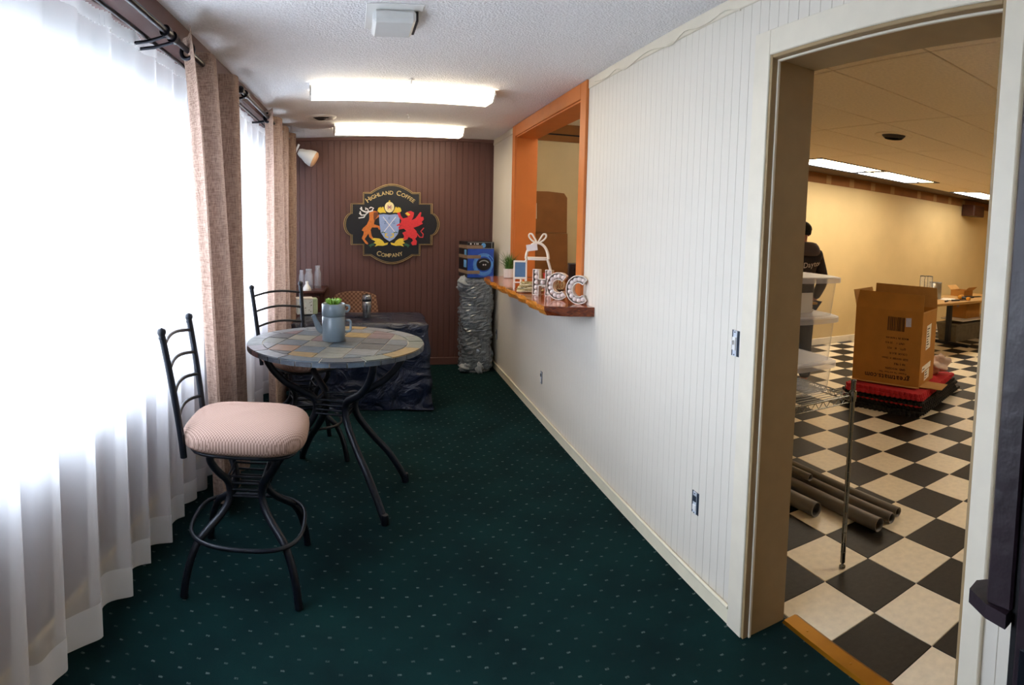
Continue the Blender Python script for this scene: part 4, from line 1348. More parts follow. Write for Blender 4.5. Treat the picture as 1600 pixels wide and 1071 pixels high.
griffin = [(770, 405), (800, 395), (815, 440), (840, 470), (900, 455), (872, 425), (880, 395), (930, 380), (970, 400), (962, 450), (940, 492), (985, 470), (1010, 440), (1043, 393), (1056, 400), (1047, 450),
           (1080, 450), (1086, 480), (1060, 510), (1076, 530), (1020, 560), (962, 580), (1000, 620), (1010, 680), (985, 710), (1006, 740), (1000, 782), (950, 787), (935, 757), (960, 735), (950, 710), (905, 690),
           (890, 720), (840, 722), (855, 680), (832, 640), (880, 620), (850, 590), (790, 602), (785, 570), (830, 550), (762, 560), (765, 545), (815, 520), (820, 490), (788, 455)]
G().prism(CP(griffin), Z0 + .0005, Z0 + .0125).build('griffin', 'crest_red', sg)
g = G().ribbon(CP([(1000, 640), (1040, 690), (1075, 692), (1082, 655), (1052, 622), (1088, 580)]), 12 * S, Z0, Z0 + .006).build('griffin_tail', 'crest_red', sg)
G().prism(CP([(860, 412), (890, 395), (925, 425), (902, 440), (885, 425)]), Z0 + .0125, Z0 + .014).build('griffin_beak', 'crest_gold', sg)
G().prism([(C(678, 0)[0] + 56 * S * math.cos(2 * PI * i / 32), C(0, 338)[1] + 63 * S * math.sin(2 * PI * i / 32)) for i in range(32)], Z0, Z0 + .008).build('medallion', 'crest_cream', sg)
g = G().ribbon(CP([(655, 315), (702, 362)]), 9 * S, Z0 + .008, Z0 + .0095).ribbon(CP([(702, 315), (655, 362)]), 9 * S, Z0 + .008, Z0 + .0095).ribbon(CP([(645, 338), (712, 338)]), 7 * S, Z0 + .008, Z0 + .0095)
g.build('medallion_mark', 'crest_pink', sg)
G().prism([(C(678, 0)[0] + 10 * S * math.cos(2 * PI * i / 12), C(0, 268)[1] + 12 * S * math.sin(2 * PI * i / 12)) for i in range(12)], Z0, Z0 + .008).build('medallion_top', 'crest_gold', sg)
def mir(L): return [(1356 - x, y) for x, y in L]
lf1 = [(535, 382), (548, 345), (580, 335), (575, 352), (605, 330), (618, 365), (640, 405), (600, 402), (565, 408)]
lf2 = [(462, 716), (500, 702), (560, 708), (600, 735), (620, 765), (665, 755), (655, 780), (600, 795), (545, 792), (505, 804), (525, 775), (490, 762), (515, 742)]
lf3 = [(430, 792), (455, 775), (490, 760), (502, 788), (470, 795), (455, 818), (445, 798)]
for L, m_, nm in ((lf1, 'crest_gold', 'gold_leaf'), (lf2, 'crest_gold', 'gold_leaf'), (lf3, 'crest_green', 'green_leaf')):
    for Q in (L, mir(L)): G().prism(CP(Q), Z0, Z0 + .0065).build(nm, m_, sg)

# ------------------------------------------------------------------ live-edge counter in the hatch
rc = random.Random(21)
edge = [(WR - .004, 3.395), (1.23, 3.43), (1.085, 3.50)]
ys = [3.62 + .085 * i for i in range(23)]
for i, y in enumerate(ys):
    k = (y - 3.5) / 2.1
    edge.append((1.075 + .0 * k + .035 * math.sin(k * 5.2 + .6) * k + .055 * k * k + .012 * math.sin(i * 1.7) + rc.uniform(-.006, .006), y))
edge += [(1.15, 5.62), (1.24, 5.665), (WR - .004, 5.66)]
edge += [(WR - .004, PY1 - .002), (1.74, PY1 - .002), (1.74, PY0 + .002), (WR - .004, PY0 + .002)]
slab = thing('counter_slab', 'glossy live-edge wood counter jutting from the serving hatch', 'counter', (WR, 4.55, PZ0))
g = G()
P0 = [(x - WR, y - 4.55) for x, y in edge]
n = len(P0)
lo = [(x + (.02 if i < 28 and i > 1 else 0), y, .0) for i, (x, y) in enumerate(P0)]
mid = [(x - (.006 * math.sin(i * 2.3) if 2 < i < 27 else 0), y, .034) for i, (x, y) in enumerate(P0)]
hi = [(x, y, .06) for x, y in P0]
g.add(list(reversed(hi)), [tuple(range(n))], mi=0); g.add(lo, [tuple(range(n))], mi=0)
for a, b in ((lo, mid), (mid, hi)):
    for i in range(n): g.add([a[i], b[i], b[(i + 1) % n], a[(i + 1) % n]], [(0, 1, 2, 3)], mi=(1 if 1 < i < 27 else 2))
g.build('slab', ['live_edge_wood', 'live_edge_bark', 'end_grain'], slab)
# near end grain face gets the darker polished wood
CTZ = PZ0 + .06

pt = thing('grass_plant', 'small green grass plant in a ribbed white pot at the counter end', 'plant', (1.325, 5.44, CTZ))
g = G()
nr = 48
prof = [(.046, 0), (.052, .006), (.056, .05), (.057, .088), (.052, .09), (.050, .075)]
g.grid(lambda u, v: ((lambda p, a: (p[0] * (1 + .018 * (1 if int(u * nr) % 2 else -1)) * math.cos(a), p[0] * (1 + .018 * (1 if int(u * nr) % 2 else -1)) * math.sin(a), p[1]))(prof[min(len(prof) - 1, round(v * (len(prof) - 1)))], 2 * PI * u)), nr, len(prof) - 1, False, cu=True)
g.build('pot', 'ceramic_white', pt)
G().lathe([(.0001, .074), (.051, .074)], 24).build('soil', 'dark_wood', pt)
g = G()
rg = random.Random(9)
for k in range(150):
    a = rg.uniform(0, 6.28); r0 = rg.uniform(0, .04); L = rg.uniform(.08, .19); ln = rg.uniform(.02, .13)
    b0 = Vector((r0 * math.cos(a), r0 * math.sin(a), .07))
    b2 = b0 + Vector((ln * math.cos(a), ln * math.sin(a), L))
    b1 = b0 + Vector((ln * .25 * math.cos(a), ln * .25 * math.sin(a), L * .6))
    sd = Vector((-math.sin(a), math.cos(a), 0)) * .0035
    g.add([b0 - sd, b0 + sd, b1 + sd * .8, b1 - sd * .8, b2], [(0, 1, 2, 3), (3, 2, 4)])
tag(g.build('grass_blades', 'grass_green', pt), kind='stuff')

# small easel chalkboard
ez = thing('easel_board', 'little white easel with a blue board on the counter', 'easel', (1.165, 4.42, CTZ + .001), math.radians(-14))
tl = Matrix.Rotation(math.radians(-12), 4, 'X')
g = G()
for sx in (-1, 1): g.box((sx * .048 - .006, -.006, 0), (sx * .048 + .006, .006, .23))
g.box((-.048, -.006, .218), (.048, .006, .232)).box((-.048, -.006, .085), (.048, .006, .100))
g.xf(tl).build('frame', 'paper_white', ez)
G().box((-.043, -.003, .098), (.043, .003, .220)).xf(tl).build('blue_panel', 'chalk_blue', ez)
G().box((-.05, -.028, .052), (.05, .006, .060)).xf(tl).build('ledge', 'paper_white', ez)
for sx in (-1, 1): G().tube([(sx * .04, .045, .22), (sx * .04, .10, .004)], .004, 6).build('rear_leg', 'paper_white', ez)

# rope garland
rgd = thing('rope_garland', 'coiled straw-coloured rope garland lying behind the letter H', 'garland', (1.20, 4.25, CTZ))
rr_ = random.Random(3)
for k in range(6):
    pts = []
    for i in range(24):
        a = 2 * PI * i / 24
        pts.append((.10 * math.cos(a) * (1 - .07 * k) + .01 * rr_.uniform(-1, 1), .055 * math.sin(a) * (1 - .08 * k) + .008 * rr_.uniform(-1, 1), .009 + .012 * k + .006 * rr_.uniform(0, 1)))
    G().tube(pts, .0085, 6, closed=True).build('rope_coil', 'burlap' if k % 2 else 'rope', rgd)

# two-tier white wire stand with bow
ws = thing('wire_stand', 'white two-tier hoop stand with bow-shaped loops on the counter', 'stand', (1.36, 4.62, CTZ), math.radians(-15))
def hoop(w, z0, h, dy, n=20):
    return [(w * math.cos(PI * i / n), dy, z0 + h * math.sin(PI * i / n)) for i in range(n + 1)]
for dy in (-.05, .05):
    lower = catmull([(-.13, dy, 0), (-.125, dy, .09), (-.105, dy, .17), (-.085, dy, .235)], 5)
    G().tube(lower, .010, 8).build('lower_hoop', 'paper_white', ws)
    G().tube([(-p.x, p.y, p.z) for p in lower], .010, 8).build('lower_hoop', 'paper_white', ws)
    G().tube([(.092 * math.cos(PI * i / 20), dy * (1 - .7 * math.sin(PI * i / 20)), .235 + .13 * math.sin(PI * i / 20)) for i in range(21)], .011, 8).build('upper_hoop', 'paper_white', ws)
def rrect(w, d, n=40):
    out = []
    for i in range(n):
        th = 2 * PI * i / n
        c, s = math.cos(th), math.sin(th); k = (abs(c) ** 4 + abs(s) ** 4) ** (-.25)
        out.append((w * c * k, d * s * k))
    return out
for z, w in ((.225, .095), (.004, .135)):
    G().prism(rrect(w, .06), z, z + .022 if z > .1 else z + .01).build('tray', 'paper_white', ws)
for s in (-1, 1):
    lp = catmull([(0, 0, .36), (s * .02, 0, .395), (s * .045, 0, .435), (s * .066, 0, .437), (s * .070, 0, .415), (s * .045, 0, .385), (0, 0, .36)], 5)
    G().tube(lp, .0075, 8).build('bow_loop', 'paper_white', ws)
G().box((-.045, -.064, .305), (.045, -.060, .358)).xf(Matrix.Rotation(math.radians(-8), 4, 'Y')).build('price_tag', 'crest_white', ws)

# marquee letters
def bulb(): return G().lathe([(.0001, 0), (.0045, 0), (.0045, .004), (.0125, .010), (.0145, .018), (.011, .027), (.0001, .031)], 12)
bme = bulb().mesh('bulb', 'bulb_pearl')
def marquee(label, kind, loc, rz, h=.185):
    """tray letter: local x along the word, z up, open face towards -y"""
    t = thing('marquee_letter', label, 'letter', loc, rz, 'lit-up style letters on the counter')
    st = .046; dp = .05
    def face(poly): return poly
    if kind == 'H':
        w = .145; a = w / 2; b = a - st; m = st / 2; hh = h / 2
        outl = [(-a, 0), (-b, 0), (-b, hh - m), (b, hh - m), (b, 0), (a, 0), (a, h), (b, h), (b, hh + m), (-b, hh + m), (-b, h), (-a, h)]
        bulbs = [(s * (a - st / 2), z) for s in (-1, 1) for z in [h * (k + .5) / 5 for k in range(5)]] + [(0, hh)]
    else:
        ro, ri = h / 2, h / 2 - st
        n = 30; a0, a1 = math.radians(48), math.radians(312)
        outl = [(ro * .92 * math.cos(a0 + (a1 - a0) * i / n), h / 2 + ro * math.sin(a0 + (a1 - a0) * i / n)) for i in range(n + 1)]
        outl += [(ri * .92 * math.cos(a1 - (a1 - a0) * i / n), h / 2 + ri * math.sin(a1 - (a1 - a0) * i / n)) for i in range(n + 1)]
        rm = (ro + ri) / 2
        bulbs = [(rm * .92 * math.cos(a0 + (a1 - a0) * (k + .5) / 10), h / 2 + rm * math.sin(a0 + (a1 - a0) * (k + .5) / 10)) for k in range(10)]
    R = Matrix.Rotation(PI / 2, 4, 'X')
    G().prism(outl, -dp / 2, -dp / 2 + .003).xf(R).build('back_plate', 'zinc', t)
    g = G(); e = G()
    for i in range(len(outl)):
        p, q = outl[i], outl[(i + 1) % len(outl)]
        g.add([(p[0], p[1], -dp / 2), (q[0], q[1], -dp / 2), (q[0], q[1], dp / 2), (p[0], p[1], dp / 2)], [(0, 1, 2, 3)])
        d = Vector((q[0] - p[0], q[1] - p[1]))
        if d.length > 1e-6:
            e.tube([(p[0], p[1], dp / 2), (q[0], q[1], dp / 2)], .0032, 6)
    g.xf(R).build('side_wall', 'zinc', t)
    e.xf(R).build('white_rim', 'paper_white', t)
    for x, z in bulbs: share('bulb', bme, t, (x, dp / 2 - .016, z), (PI / 2, 0, 0), (1.25, 1.25, 1.15))
    return t
rzl = math.radians(-40)
marquee('letter H with pearl bulbs on the wood counter', 'H', (1.245, 4.055, CTZ + .003), rzl)
marquee('middle letter C with pearl bulbs, between the H and the other C', 'C', (1.285, 3.80, CTZ + .003), rzl)
marquee('letter C with pearl bulbs at the near corner of the wood counter', 'C', (1.345, 3.565, CTZ + .003), rzl)

lt = thing('lattice_ball', 'small white lattice ball on a dark base behind the middle letter C', 'ornament', (1.395, 4.12, CTZ))
G().lathe([(.0001, 0), (.04, 0), (.036, .03), (.0001, .034)], 18).build('base', 'dark_wood', lt)
for k in range(7):
    a = k * .9
    ax = Vector((math.cos(a), math.sin(a), .4 * math.sin(k * 1.7))).normalized()
    b1 = ax.orthogonal().normalized(); b2 = ax.cross(b1)
    G().tube([(b1 * math.cos(2 * PI * i / 20) + b2 * math.sin(2 * PI * i / 20)) * .04 + Vector((0, 0, .072)) for i in range(20)], .0028, 5, closed=True).build('lattice_band', 'rope', lt)
rd = thing('red_bowl', 'red plastic bowl behind the marquee letters', 'bowl', (1.555, 4.80, CTZ))
G().lathe([(.0001, 0), (.05, 0), (.075, .05), (.082, .095), (.078, .096), (.07, .052), (.0001, .012)], 26).build('bowl', 'red_plastic', rd)
G().lathe([(.082, .092), (.086, .096), (.082, .10), (.078, .097)], 26, caps=False).build('rim', 'red_plastic', rd)
bk = thing('speaker', 'small black speaker box in the hatch beside the orange jamb', 'speaker', (1.675, 4.60, CTZ), math.radians(-12))
G().box((-.045, -.05, 0), (.045, .05, .20), .006).build('cabinet', 'product_black', bk)
G().lathe([(.0001, -.004), (.03, -.003), (.036, .002)], 20, (0, -.05, .075), ax='y').build('cone', 'dark_steel', bk)
G().lathe([(.0001, -.004), (.013, -.003), (.016, .002)], 16, (0, -.05, .15), ax='y').build('tweeter', 'dark_steel', bk)

# flattened carton leaning in the room behind the hatch
cbx = thing('cardboard_carton', 'flattened brown carton leaning on the tan wall behind the hatch', 'carton', (2.16, 6.80, .905))
tlt = Matrix.Rotation(math.radians(-5), 4, 'X')
G().box((-.42, 0, 0), (.245, .03, .62), .008).xf(tlt).build('lower_panel', 'cardboard_brown', cbx)
G().add([(-.42, .002, .624), (.235, .002, .624), (.24, .0, 1.06), (.20, .0, 1.115), (.0, .0, 1.13), (-.42, .0, 1.125), (-.42, .028, .624), (.235, .028, .624), (.24, .024, 1.06), (.20, .024, 1.115), (.0, .024, 1.13), (-.42, .024, 1.125)],
        [(0, 1, 2, 3, 4, 5), (11, 10, 9, 8, 7, 6), (0, 6, 7, 1), (1, 7, 8, 2), (2, 8, 9, 3), (3, 9, 10, 4), (4, 10, 11, 5), (5, 11, 6, 0)]).xf(tlt).build('upper_panel', 'cardboard_brown', cbx)
lb = G().box((-.24, -.0015, .79), (-.155, -.0002, .98)).xf(tlt).build('label', 'sticker_white', cbx)
g = G()
for k in range(7): g.box((-.20 + .0 * k, -.0025, .82 + k * .02), (-.168, -.0014, .828 + k * .02 + (.004 if k % 2 else 0)))
g.xf(tlt).build('barcode', 'print_dark', lb)

# ------------------------------------------------------------------ big room: wire shelf with plastic bins
SX0, SX1, SY0, SY1, SZ = 1.665, 2.065, 1.844, 2.62, .86
sh_ = thing('wire_shelf', 'chrome wire shelving unit just inside the doorway', 'shelf', ((SX0 + SX1) / 2, (SY0 + SY1) / 2, 0))
hx, hy = (SX1 - SX0) / 2, (SY1 - SY0) / 2
for sx in (-1, 1):
    for sy in (-1, 1):
        g = G().tube([(sx * hx, sy * hy, .03), (sx * hx, sy * hy, .925)], .0125, 12)
        g.lathe([(.014, .925), (.014, .935), (.0001, .938)], 12, (sx * hx, sy * hy, 0))
        for k in range(16): g.lathe([(.0125, .08 + k * .05), (.0136, .082 + k * .05), (.0125, .085 + k * .05)], 12, (sx * hx, sy * hy, 0))
        p = g.build('post', 'chrome', sh_)
        G().lathe([(.006, 0), (.016, .004), (.016, .012), (.007, .016), (.007, .032)], 12, (sx * hx, sy * hy, 0)).build('levelling_foot', 'chrome', p)
        G().lathe([(.015, SZ - .03), (.019, SZ - .01), (.019, SZ + .012), (.015, SZ + .02)], 12, (sx * hx, sy * hy, 0)).build('collar', 'chrome', p)
def truss(a, b):
    g = G()
    a, b = Vector(a), Vector(b)
    dz = Vector((0, 0, .032))
    g.tube([a, b], .0035, 6); g.tube([a - dz, b - dz], .003, 6)
    n = max(2, int((b - a).length / .045))
    for i in range(n):
        p, q = a.lerp(b, i / n), a.lerp(b, (i + .5) / n)
        r = a.lerp(b, (i + 1) / n)
        g.tube([p, q - dz, r], .0022, 5, caps=False)
    return g
for a, b in (((-hx, -hy, SZ), (hx, -hy, SZ)), ((-hx, hy, SZ), (hx, hy, SZ)), ((-hx, -hy, SZ), (-hx, hy, SZ)), ((hx, -hy, SZ), (hx, hy, SZ))):
    truss(a, b).build('edge_truss', 'chrome', sh_)
g = G()
for k in range(26):
    y = -hy + 2 * hy * (k + .5) / 26
    g.tube([(-hx, y, SZ + .002), (hx, y, SZ + .002)], .0018, 5)
tag(g.build('shelf_wires', 'chrome', sh_), kind='stuff')

def bin_(label, z, h, taper=.03):
    t = thing('storage_bin', label, 'bin', (1.862, 2.20, z), 0, 'clear plastic storage bins on the wire shelf')
    wx, wy = .185, .29
    g = G()
    a = rrect(wx - taper * .5, wy - taper * .5, 48); b = rrect(wx, wy, 48)
    n = 48
    g.add([(x, y, .003) for x, y in a], [tuple(reversed(range(n)))])
    g.add([(x, y, .003) for x, y in a] + [(x, y, h - .02) for x, y in b], [(i, (i + 1) % n, n + (i + 1) % n, n + i) for i in range(n)], True)
    g.build('tub', 'bin_plastic', t)
    c = rrect(wx + .018, wy + .018, 48)
    g = G()
    g.add([(x, y, h - .026) for x, y in c] + [(x, y, h - .004) for x, y in c], [(i, (i + 1) % n, n + (i + 1) % n, n + i) for i in range(n)], True)
    d = [(x * .93, y * .95) for x, y in c]
    g.add([(x, y, h - .004) for x, y in c] + [(x, y, h) for x, y in d], [(i, (i + 1) % n, n + (i + 1) % n, n + i) for i in range(n)], True)
    g.add([(x, y, h) for x, y in d], [tuple(range(n))])
    g.build('lid', 'bin_lid', t)
    for sx in (-1, 1):
        G().box((sx * (wx + .012) - .008, -.05, h - .05), (sx * (wx + .012) + .008, .05, h - .012), .004).build('latch', 'bin_lid', t)
    return t
bz = SZ + .006
bin_('lowest clear plastic bin, resting on the wire shelf', bz, .152)
bin_('middle clear plastic bin of the stack on the wire shelf', bz + .154, .215)
bin_('topmost clear plastic bin holding papers, behind the doorway jamb', bz + .371, .185)
pp = thing('paper_stack', 'stack of papers inside the topmost clear bin', 'papers', (1.87, 2.18, bz + .378))
for k, (x, y, a) in enumerate(((0, 0, 0), (.01, .02, .1), (-.01, .01, -.07), (.012, -.01, .05))):
    G().box((-.10, -.13, k * .011), (.10, .13, k * .011 + .010)).build('sheaf', 'paper_white' if k % 2 == 0 else 'cardboard_inside', pp, loc=(x, y, .0), rot=(0, 0, a))
G().box((-.075, -.16, .0), (.06, -.156, .095)).build('upright_sheet', 'paper_white', pp)

# grey pipes on the floor
def pipe(label, e0, e1, z, r):
    t = thing('pipe', label, 'pipe', (e0[0], e0[1], 0), group='grey plastic pipes on the chequered floor')
    d = Vector((e1[0] - e0[0], e1[1] - e0[1], 0))
    L = d.length
    M = Matrix.Translation((0, 0, z)) @ Vector((0, 1, 0)).rotation_difference(d.normalized()).to_matrix().to_4x4()
    G().lathe([(r, 0), (r, L), (r - .0045, L), (r - .0045, .02), (r - .0045, 0), (r, 0)], 24, ax='y', caps=False).xf(M).build('tube_wall', 'pipe_grey', t)
    G().lathe([(r - .0055, .05), (.0001, .05)], 20, ax='y').xf(M).build('bore_shade', 'pipe_bore_shade', t)  # dark disc stands in for the shade inside the pipe
pipe('thick grey pipe with its open end nearest, lying on the chequered floor', (2.475, 1.955), (2.42, 3.35), .038, .038)
pipe('grey pipe in the middle of three long ones on the floor', (2.60, 1.965), (2.56, 3.42), .030, .030)
pipe('grey pipe farthest right of the three long ones on the floor', (2.69, 1.99), (2.66, 3.40), .028, .028)
pipe('short grey pipe whose end shows above the thick pipe near the jamb', (2.515, 2.56), (2.47, 3.45), .095, .022)
pipe('short thick grey pipe under the others, closest to the door jamb', (2.325, 2.30), (2.25, 3.3), .042, .042)

# foam mats with the big carton on top
ma = math.radians(17)
MO = (4.37, 3.05)
def mat_edge(w, d, step, amp):
    """interlocking foam edge outline"""
    P = []
    def side(ax, ay, bx, by, nx, ny):
        L = math.hypot(bx - ax, by - ay); n = int(L / step)
        for k in range(n):
            for f, o in ((.0, 0), (.18, 0), (.25, 1), (.68, 1), (.75, 0)):
                u = (k + f) / n
                P.append((ax + (bx - ax) * u + nx * amp * o, ay + (by - ay) * u + ny * amp * o))
    side(0, 0, w, 0, 0, -1); side(w, 0, w, d, 1, 0); side(w, d, 0, d, 0, 1); side(0, d, 0, 0, -1, 0)
    return P
zc = .001
rm_ = random.Random(8)
mats_ = [('black', .024), ('black', .024), ('black', .024), ('black', .020), ('red', .016), ('black', .024), ('black', .026), ('red', .030), ('red', .030)]
ML = ['lowest black foam mat, flat on the chequered floor', 'second black foam mat from the floor', 'third black foam mat from the floor', 'black foam mat just under the thin red one',
      'thin red foam mat in the middle of the stack', 'black foam mat just above the thin red one', 'black foam mat under the two top red mats', 'lower of the two thick red foam mats', 'top red foam mat under the carton']
for k, (c, h) in enumerate(mats_):
    ox, oy = rm_.uniform(-.02, .03), rm_.uniform(-.02, .02)
    a = ma + rm_.uniform(-.03, .03)
    w, d = (1.12, .80) if k < 7 else (1.08, .76)
    if k < 2: ox -= .02; w += .12
    g = G().prism(mat_edge(w, d, .05, .016), 0, h - .001)
    tag(g.build('foam_mat', 'foam_' + c, loc=(MO[0] + ox, MO[1] + oy, zc), rot=(0, 0, a)), ML[k], 'mat', 'interlocking foam mats in the stack')
    zc += h
cx_ = thing('shipping_carton', 'tall open cardboard carton with upside-down print on the foam mats', 'carton', (4.505, 3.19, zc), math.radians(20))
CW, CD, CH, tk = .53, .69, .735, .006
g = G().box((0, 0, 0), (CW, tk, CH)).box((0, CD - tk, 0), (CW, CD, CH)).box((0, tk, 0), (tk, CD - tk, CH)).box((CW - tk, tk, 0), (CW, CD - tk, CH)).box((0, 0, 0), (CW, CD, tk))
g.build('box_walls', 'cardboard', cx_)
def flap(M, w, h, name='flap', m='cardboard_inside'):
    G().add([(0, 0, 0), (w, 0, 0), (w - .012, 0, h), (.012, 0, h), (0, tk, 0), (w, tk, 0), (w - .012, tk, h), (.012, tk, h)],
            [(0, 1, 2, 3), (7, 6, 5, 4), (0, 4, 5, 1), (1, 5, 6, 2), (2, 6, 7, 3), (3, 7, 4, 0)]).xf(M).build(name, m, cx_)
RZ = lambda a: Matrix.Rotation(a, 4, 'Z'); RX = lambda a: Matrix.Rotation(a, 4, 'X')
flap(Matrix.Translation((0, CD, CH)) @ RZ(-PI / 2) @ RX(math.radians(-14)), CD, .165, m='cardboard')
flap(Matrix.Translation((CW, 0, CH)) @ RZ(PI / 2) @ RX(math.radians(-6)), CD, .21)
flap(Matrix.Translation((CW, CD, CH)) @ RZ(PI) @ RX(math.radians(15)), CW, .165)
flap(Matrix.Translation((0, .0, CH - .004)) @ RX(math.radians(-115)), CW, .18)
# bottom flaps folded outwards over the mats
flap(Matrix.Translation((0, CD, .008)) @ RZ(-PI / 2) @ RX(math.radians(84)), CD, .055)
flap(Matrix.Translation((.02, .0, .012)) @ RX(math.radians(91)), CW * .5, .22, m='cardboard_inside')
# print on the left face (x = 0, faces -x): upside down
FL = Matrix.Translation((-.0015, CD / 2, CH / 2)) @ Matrix(((0, 0, -1, 0), (-1, 0, 0, 0), (0, 1, 0, 0), (0, 0, 0, 1))) @ Matrix.Rotation(PI, 4, 'Z')
g = text(G(), 'greatmats.com', .070, FL @ Matrix.Translation((-.02, .27, 0)), gap=.09)
text(g, 'Premium Tile and Floor Tiles', .022, FL @ Matrix.Translation((-.075, .235, 0)), gap=.09)
yy = .195
for s, sz, xx in (('GRID: WOODEN', .026, -.10), ('RB 5 TILE', .026, -.14), ('SIZE: 100X100 X 20mm', .026, -.09), ('COLOR: BLK/R', .026, -.12), ('QTY:   10   PCS', .026, -.10), ('UNIT: 1    20 KG', .026, -.08), ('MADE IN TAIWAN', .026, -.10)):
    text(g, s, sz, FL @ Matrix.Translation((xx, yy, 0)), gap=.09); yy -= .050
tag(g.build('printed_text', 'print_dark', cx_), kind='stuff')
g = G()
x = -.12
rbc = random.Random(6)
while x < .05:
    w = rbc.choice((.003, .005, .008)); g.prism([(x, -.32), (x + w, -.32), (x + w, -.185), (x, -.185)], 0, .0004); x += w + rbc.choice((.003, .004, .007))
g.xf(FL @ Matrix.Translation((-.045, .02, 0))).build('barcode', 'print_dark', cx_)
G().prism([(-.04, -.06), (.015, -.055), (.012, .03), (-.043, .026)], 0, .0012).xf(FL @ Matrix.Translation((-.19, -.245, 0))).build('sticker', 'sticker_blue', cx_)
# stickers on the right face (y = 0, faces -y)
FR = Matrix.Translation((CW / 2, -.0012, CH / 2)) @ Matrix.Rotation(PI / 2, 4, 'X')
for (x0, y0, x1, y1) in ((-.10, -.02, .06, .22), (-.19, -.225, .12, -.17), (-.09, -.325, .08, -.235)):
    st_ = G().prism([(x0, y0), (x1, y0 + .012), (x1, y1 + .012), (x0, y1)], 0, .001).xf(FR).build('sticker', 'sticker_white', cx_)
    g = G()
    k = 0
    y = y0 + .02
    while y < y1 - .012:
        w = (.3 + .5 * ((k * 37) % 10) / 10) * (x1 - x0)
        g.prism([(x0 + .015, y), (x0 + .015 + w * .8, y + .002), (x0 + .015 + w * .8, y + .012), (x0 + .015, y + .010)], .001, .0016); y += .026; k += 1
    g.xf(FR).build('sticker_print', 'print_dark', st_)
bgz = zc + .001
bg = puff((0, 0, .112), .115, (1.15, .9, .70), 17)
bo = tag(bg.build('plastic_bag', 'bag_plastic', loc=(5.21, 3.44, bgz)), 'crumpled pale plastic bag on the red mat behind the carton', 'bag')

# ------------------------------------------------------------------ work table along the far wall and things on it
wt = thing('work_table', 'long wooden work table on dark T-shaped legs by the far wall', 'table', (7.95, 5.12, 0))
G().box((-1.45, -.42, .715), (1.45, .40, .755), .006).build('table_top', 'table_wood', wt)
for x in (-1.15, .02, 1.2):
    l = G().box((x - .035, -.03, .05), (x + .035, .05, .715), .004).build('leg', 'black_metal', wt)
    G().box((x - .04, -.40, 0), (x + .04, .36, .05), .01).build('foot', 'black_metal', l)
G().box((.30, -.10, .36), (1.40, .36, .385), .004).build('lower_shelf', 'paper_white', wt)
TT = .756
def can(label, x, y, r, h, m):
    t = thing('metal_can', label, 'can', (x, y, TT), group='metal cans on the work table')
    G().lathe([(.0001, 0), (r, 0), (r, h), (r - .004, h), (r - .004, .01), (.0001, .01)], 26).build('body', m, t)
    G().lathe([(r, h - .006), (r + .004, h - .002), (r, h + .002), (r - .004, h)], 26, caps=False).build('rim', 'steel', t)
    G().lathe([(r + .001, h * .55), (r + .003, h * .57), (r + .001, h * .6)], 26, caps=False).build('bead', m, t)
can('low wide tin can beside the glass cylinder on the work table', 7.05, 5.18, .115, .13, 'tin')
can('tall dark tin can right of the glass cylinder on the work table', 7.62, 5.20, .10, .26, 'tin')
gcy = thing('glass_cylinder', 'tall clear glass cylinder in a thin frame on the work table', 'vase', (7.36, 5.20, TT))
G().lathe([(.095, .002), (.095, .36), (.091, .36), (.091, .002)], 26, caps=False).build('glass_tube', 'glass', gcy)
for z in (.002, .355): G().tube([(.098 * math.cos(2 * PI * i / 26), .098 * math.sin(2 * PI * i / 26), z + .004) for i in range(26)], .004, 6, closed=True).build('ring', 'dark_steel', gcy)
for a in (.4, 2.0, 3.5, 5.1): G().tube([(.098 * math.cos(a), .098 * math.sin(a), 0), (.098 * math.cos(a), .098 * math.sin(a), .36)], .0035, 6).build('upright', 'dark_steel', gcy)
G().lathe([(.0001, .004), (.085, .004), (.085, .10), (.0001, .10)], 22).build('contents', 'steel', gcy)
def carton(label, loc, w, d, h, rz, flaps=True):
    t = thing('cardboard_box', label, 'box', loc, rz)
    k = .005
    G().box((-w, -d, 0), (w, -d + k, h)).box((-w, d - k, 0), (w, d, h)).box((-w, -d, 0), (-w + k, d, h)).box((w - k, -d, 0), (w, d, h)).box((-w, -d, 0), (w, d, k)).build('box_walls', 'cardboard', t)
    if flaps:
        for s in (-1, 1):
            M = Matrix.Translation((0, s * d, h)) @ RX(s * math.radians(-50))
            G().box((-w, -.002, 0), (w, .002, d * .8)).xf(M).build('flap', 'cardboard_inside', t)
    else:
        G().box((-w, -d, h - .004), (w, d, h)).build('top_panel', 'cardboard', t)
        G().box((-w - .001, -.025, h * .7), (w + .001, .025, h + .001)).build('tape', 'kraft_tape', t)
carton('small open cardboard box on the work table near the right jamb', (8.62, 5.32, TT), .17, .13, .10, .1)
carton('orange-brown cardboard box on the white shelf under the work table', (8.72, 5.30, .386), .25, .17, .26, .05, False)
to = thing('tote', 'dull grey storage tote on the floor under the work table', 'tote', (8.75, 5.32, 0))
G().add([(-.50, -.17, 0), (.50, -.17, 0), (.50, .17, 0), (-.50, .17, 0), (-.55, -.2, .28), (.55, -.2, .28), (.55, .2, .28), (-.55, .2, .28)],
        [(3, 2, 1, 0), (0, 1, 5, 4), (1, 2, 6, 5), (2, 3, 7, 6), (3, 0, 4, 7)]).build('tub', 'tote_grey', to)
G().box((-.57, -.22, .275), (.57, .22, .305), .008).build('lid', 'tote_grey', to)
dr = thing('power_drill', 'yellow and black cordless drill lying on the work table', 'drill', (8.02, 4.95, TT), .2)
G().lathe([(.0001, -.10), (.03, -.098), (.036, -.06), (.036, .03), (.025, .05), (.022, .10), (.012, .12), (.0001, .125)], 18, (0, 0, .04), ax='x').build('motor_housing', 'tool_yellow', dr)
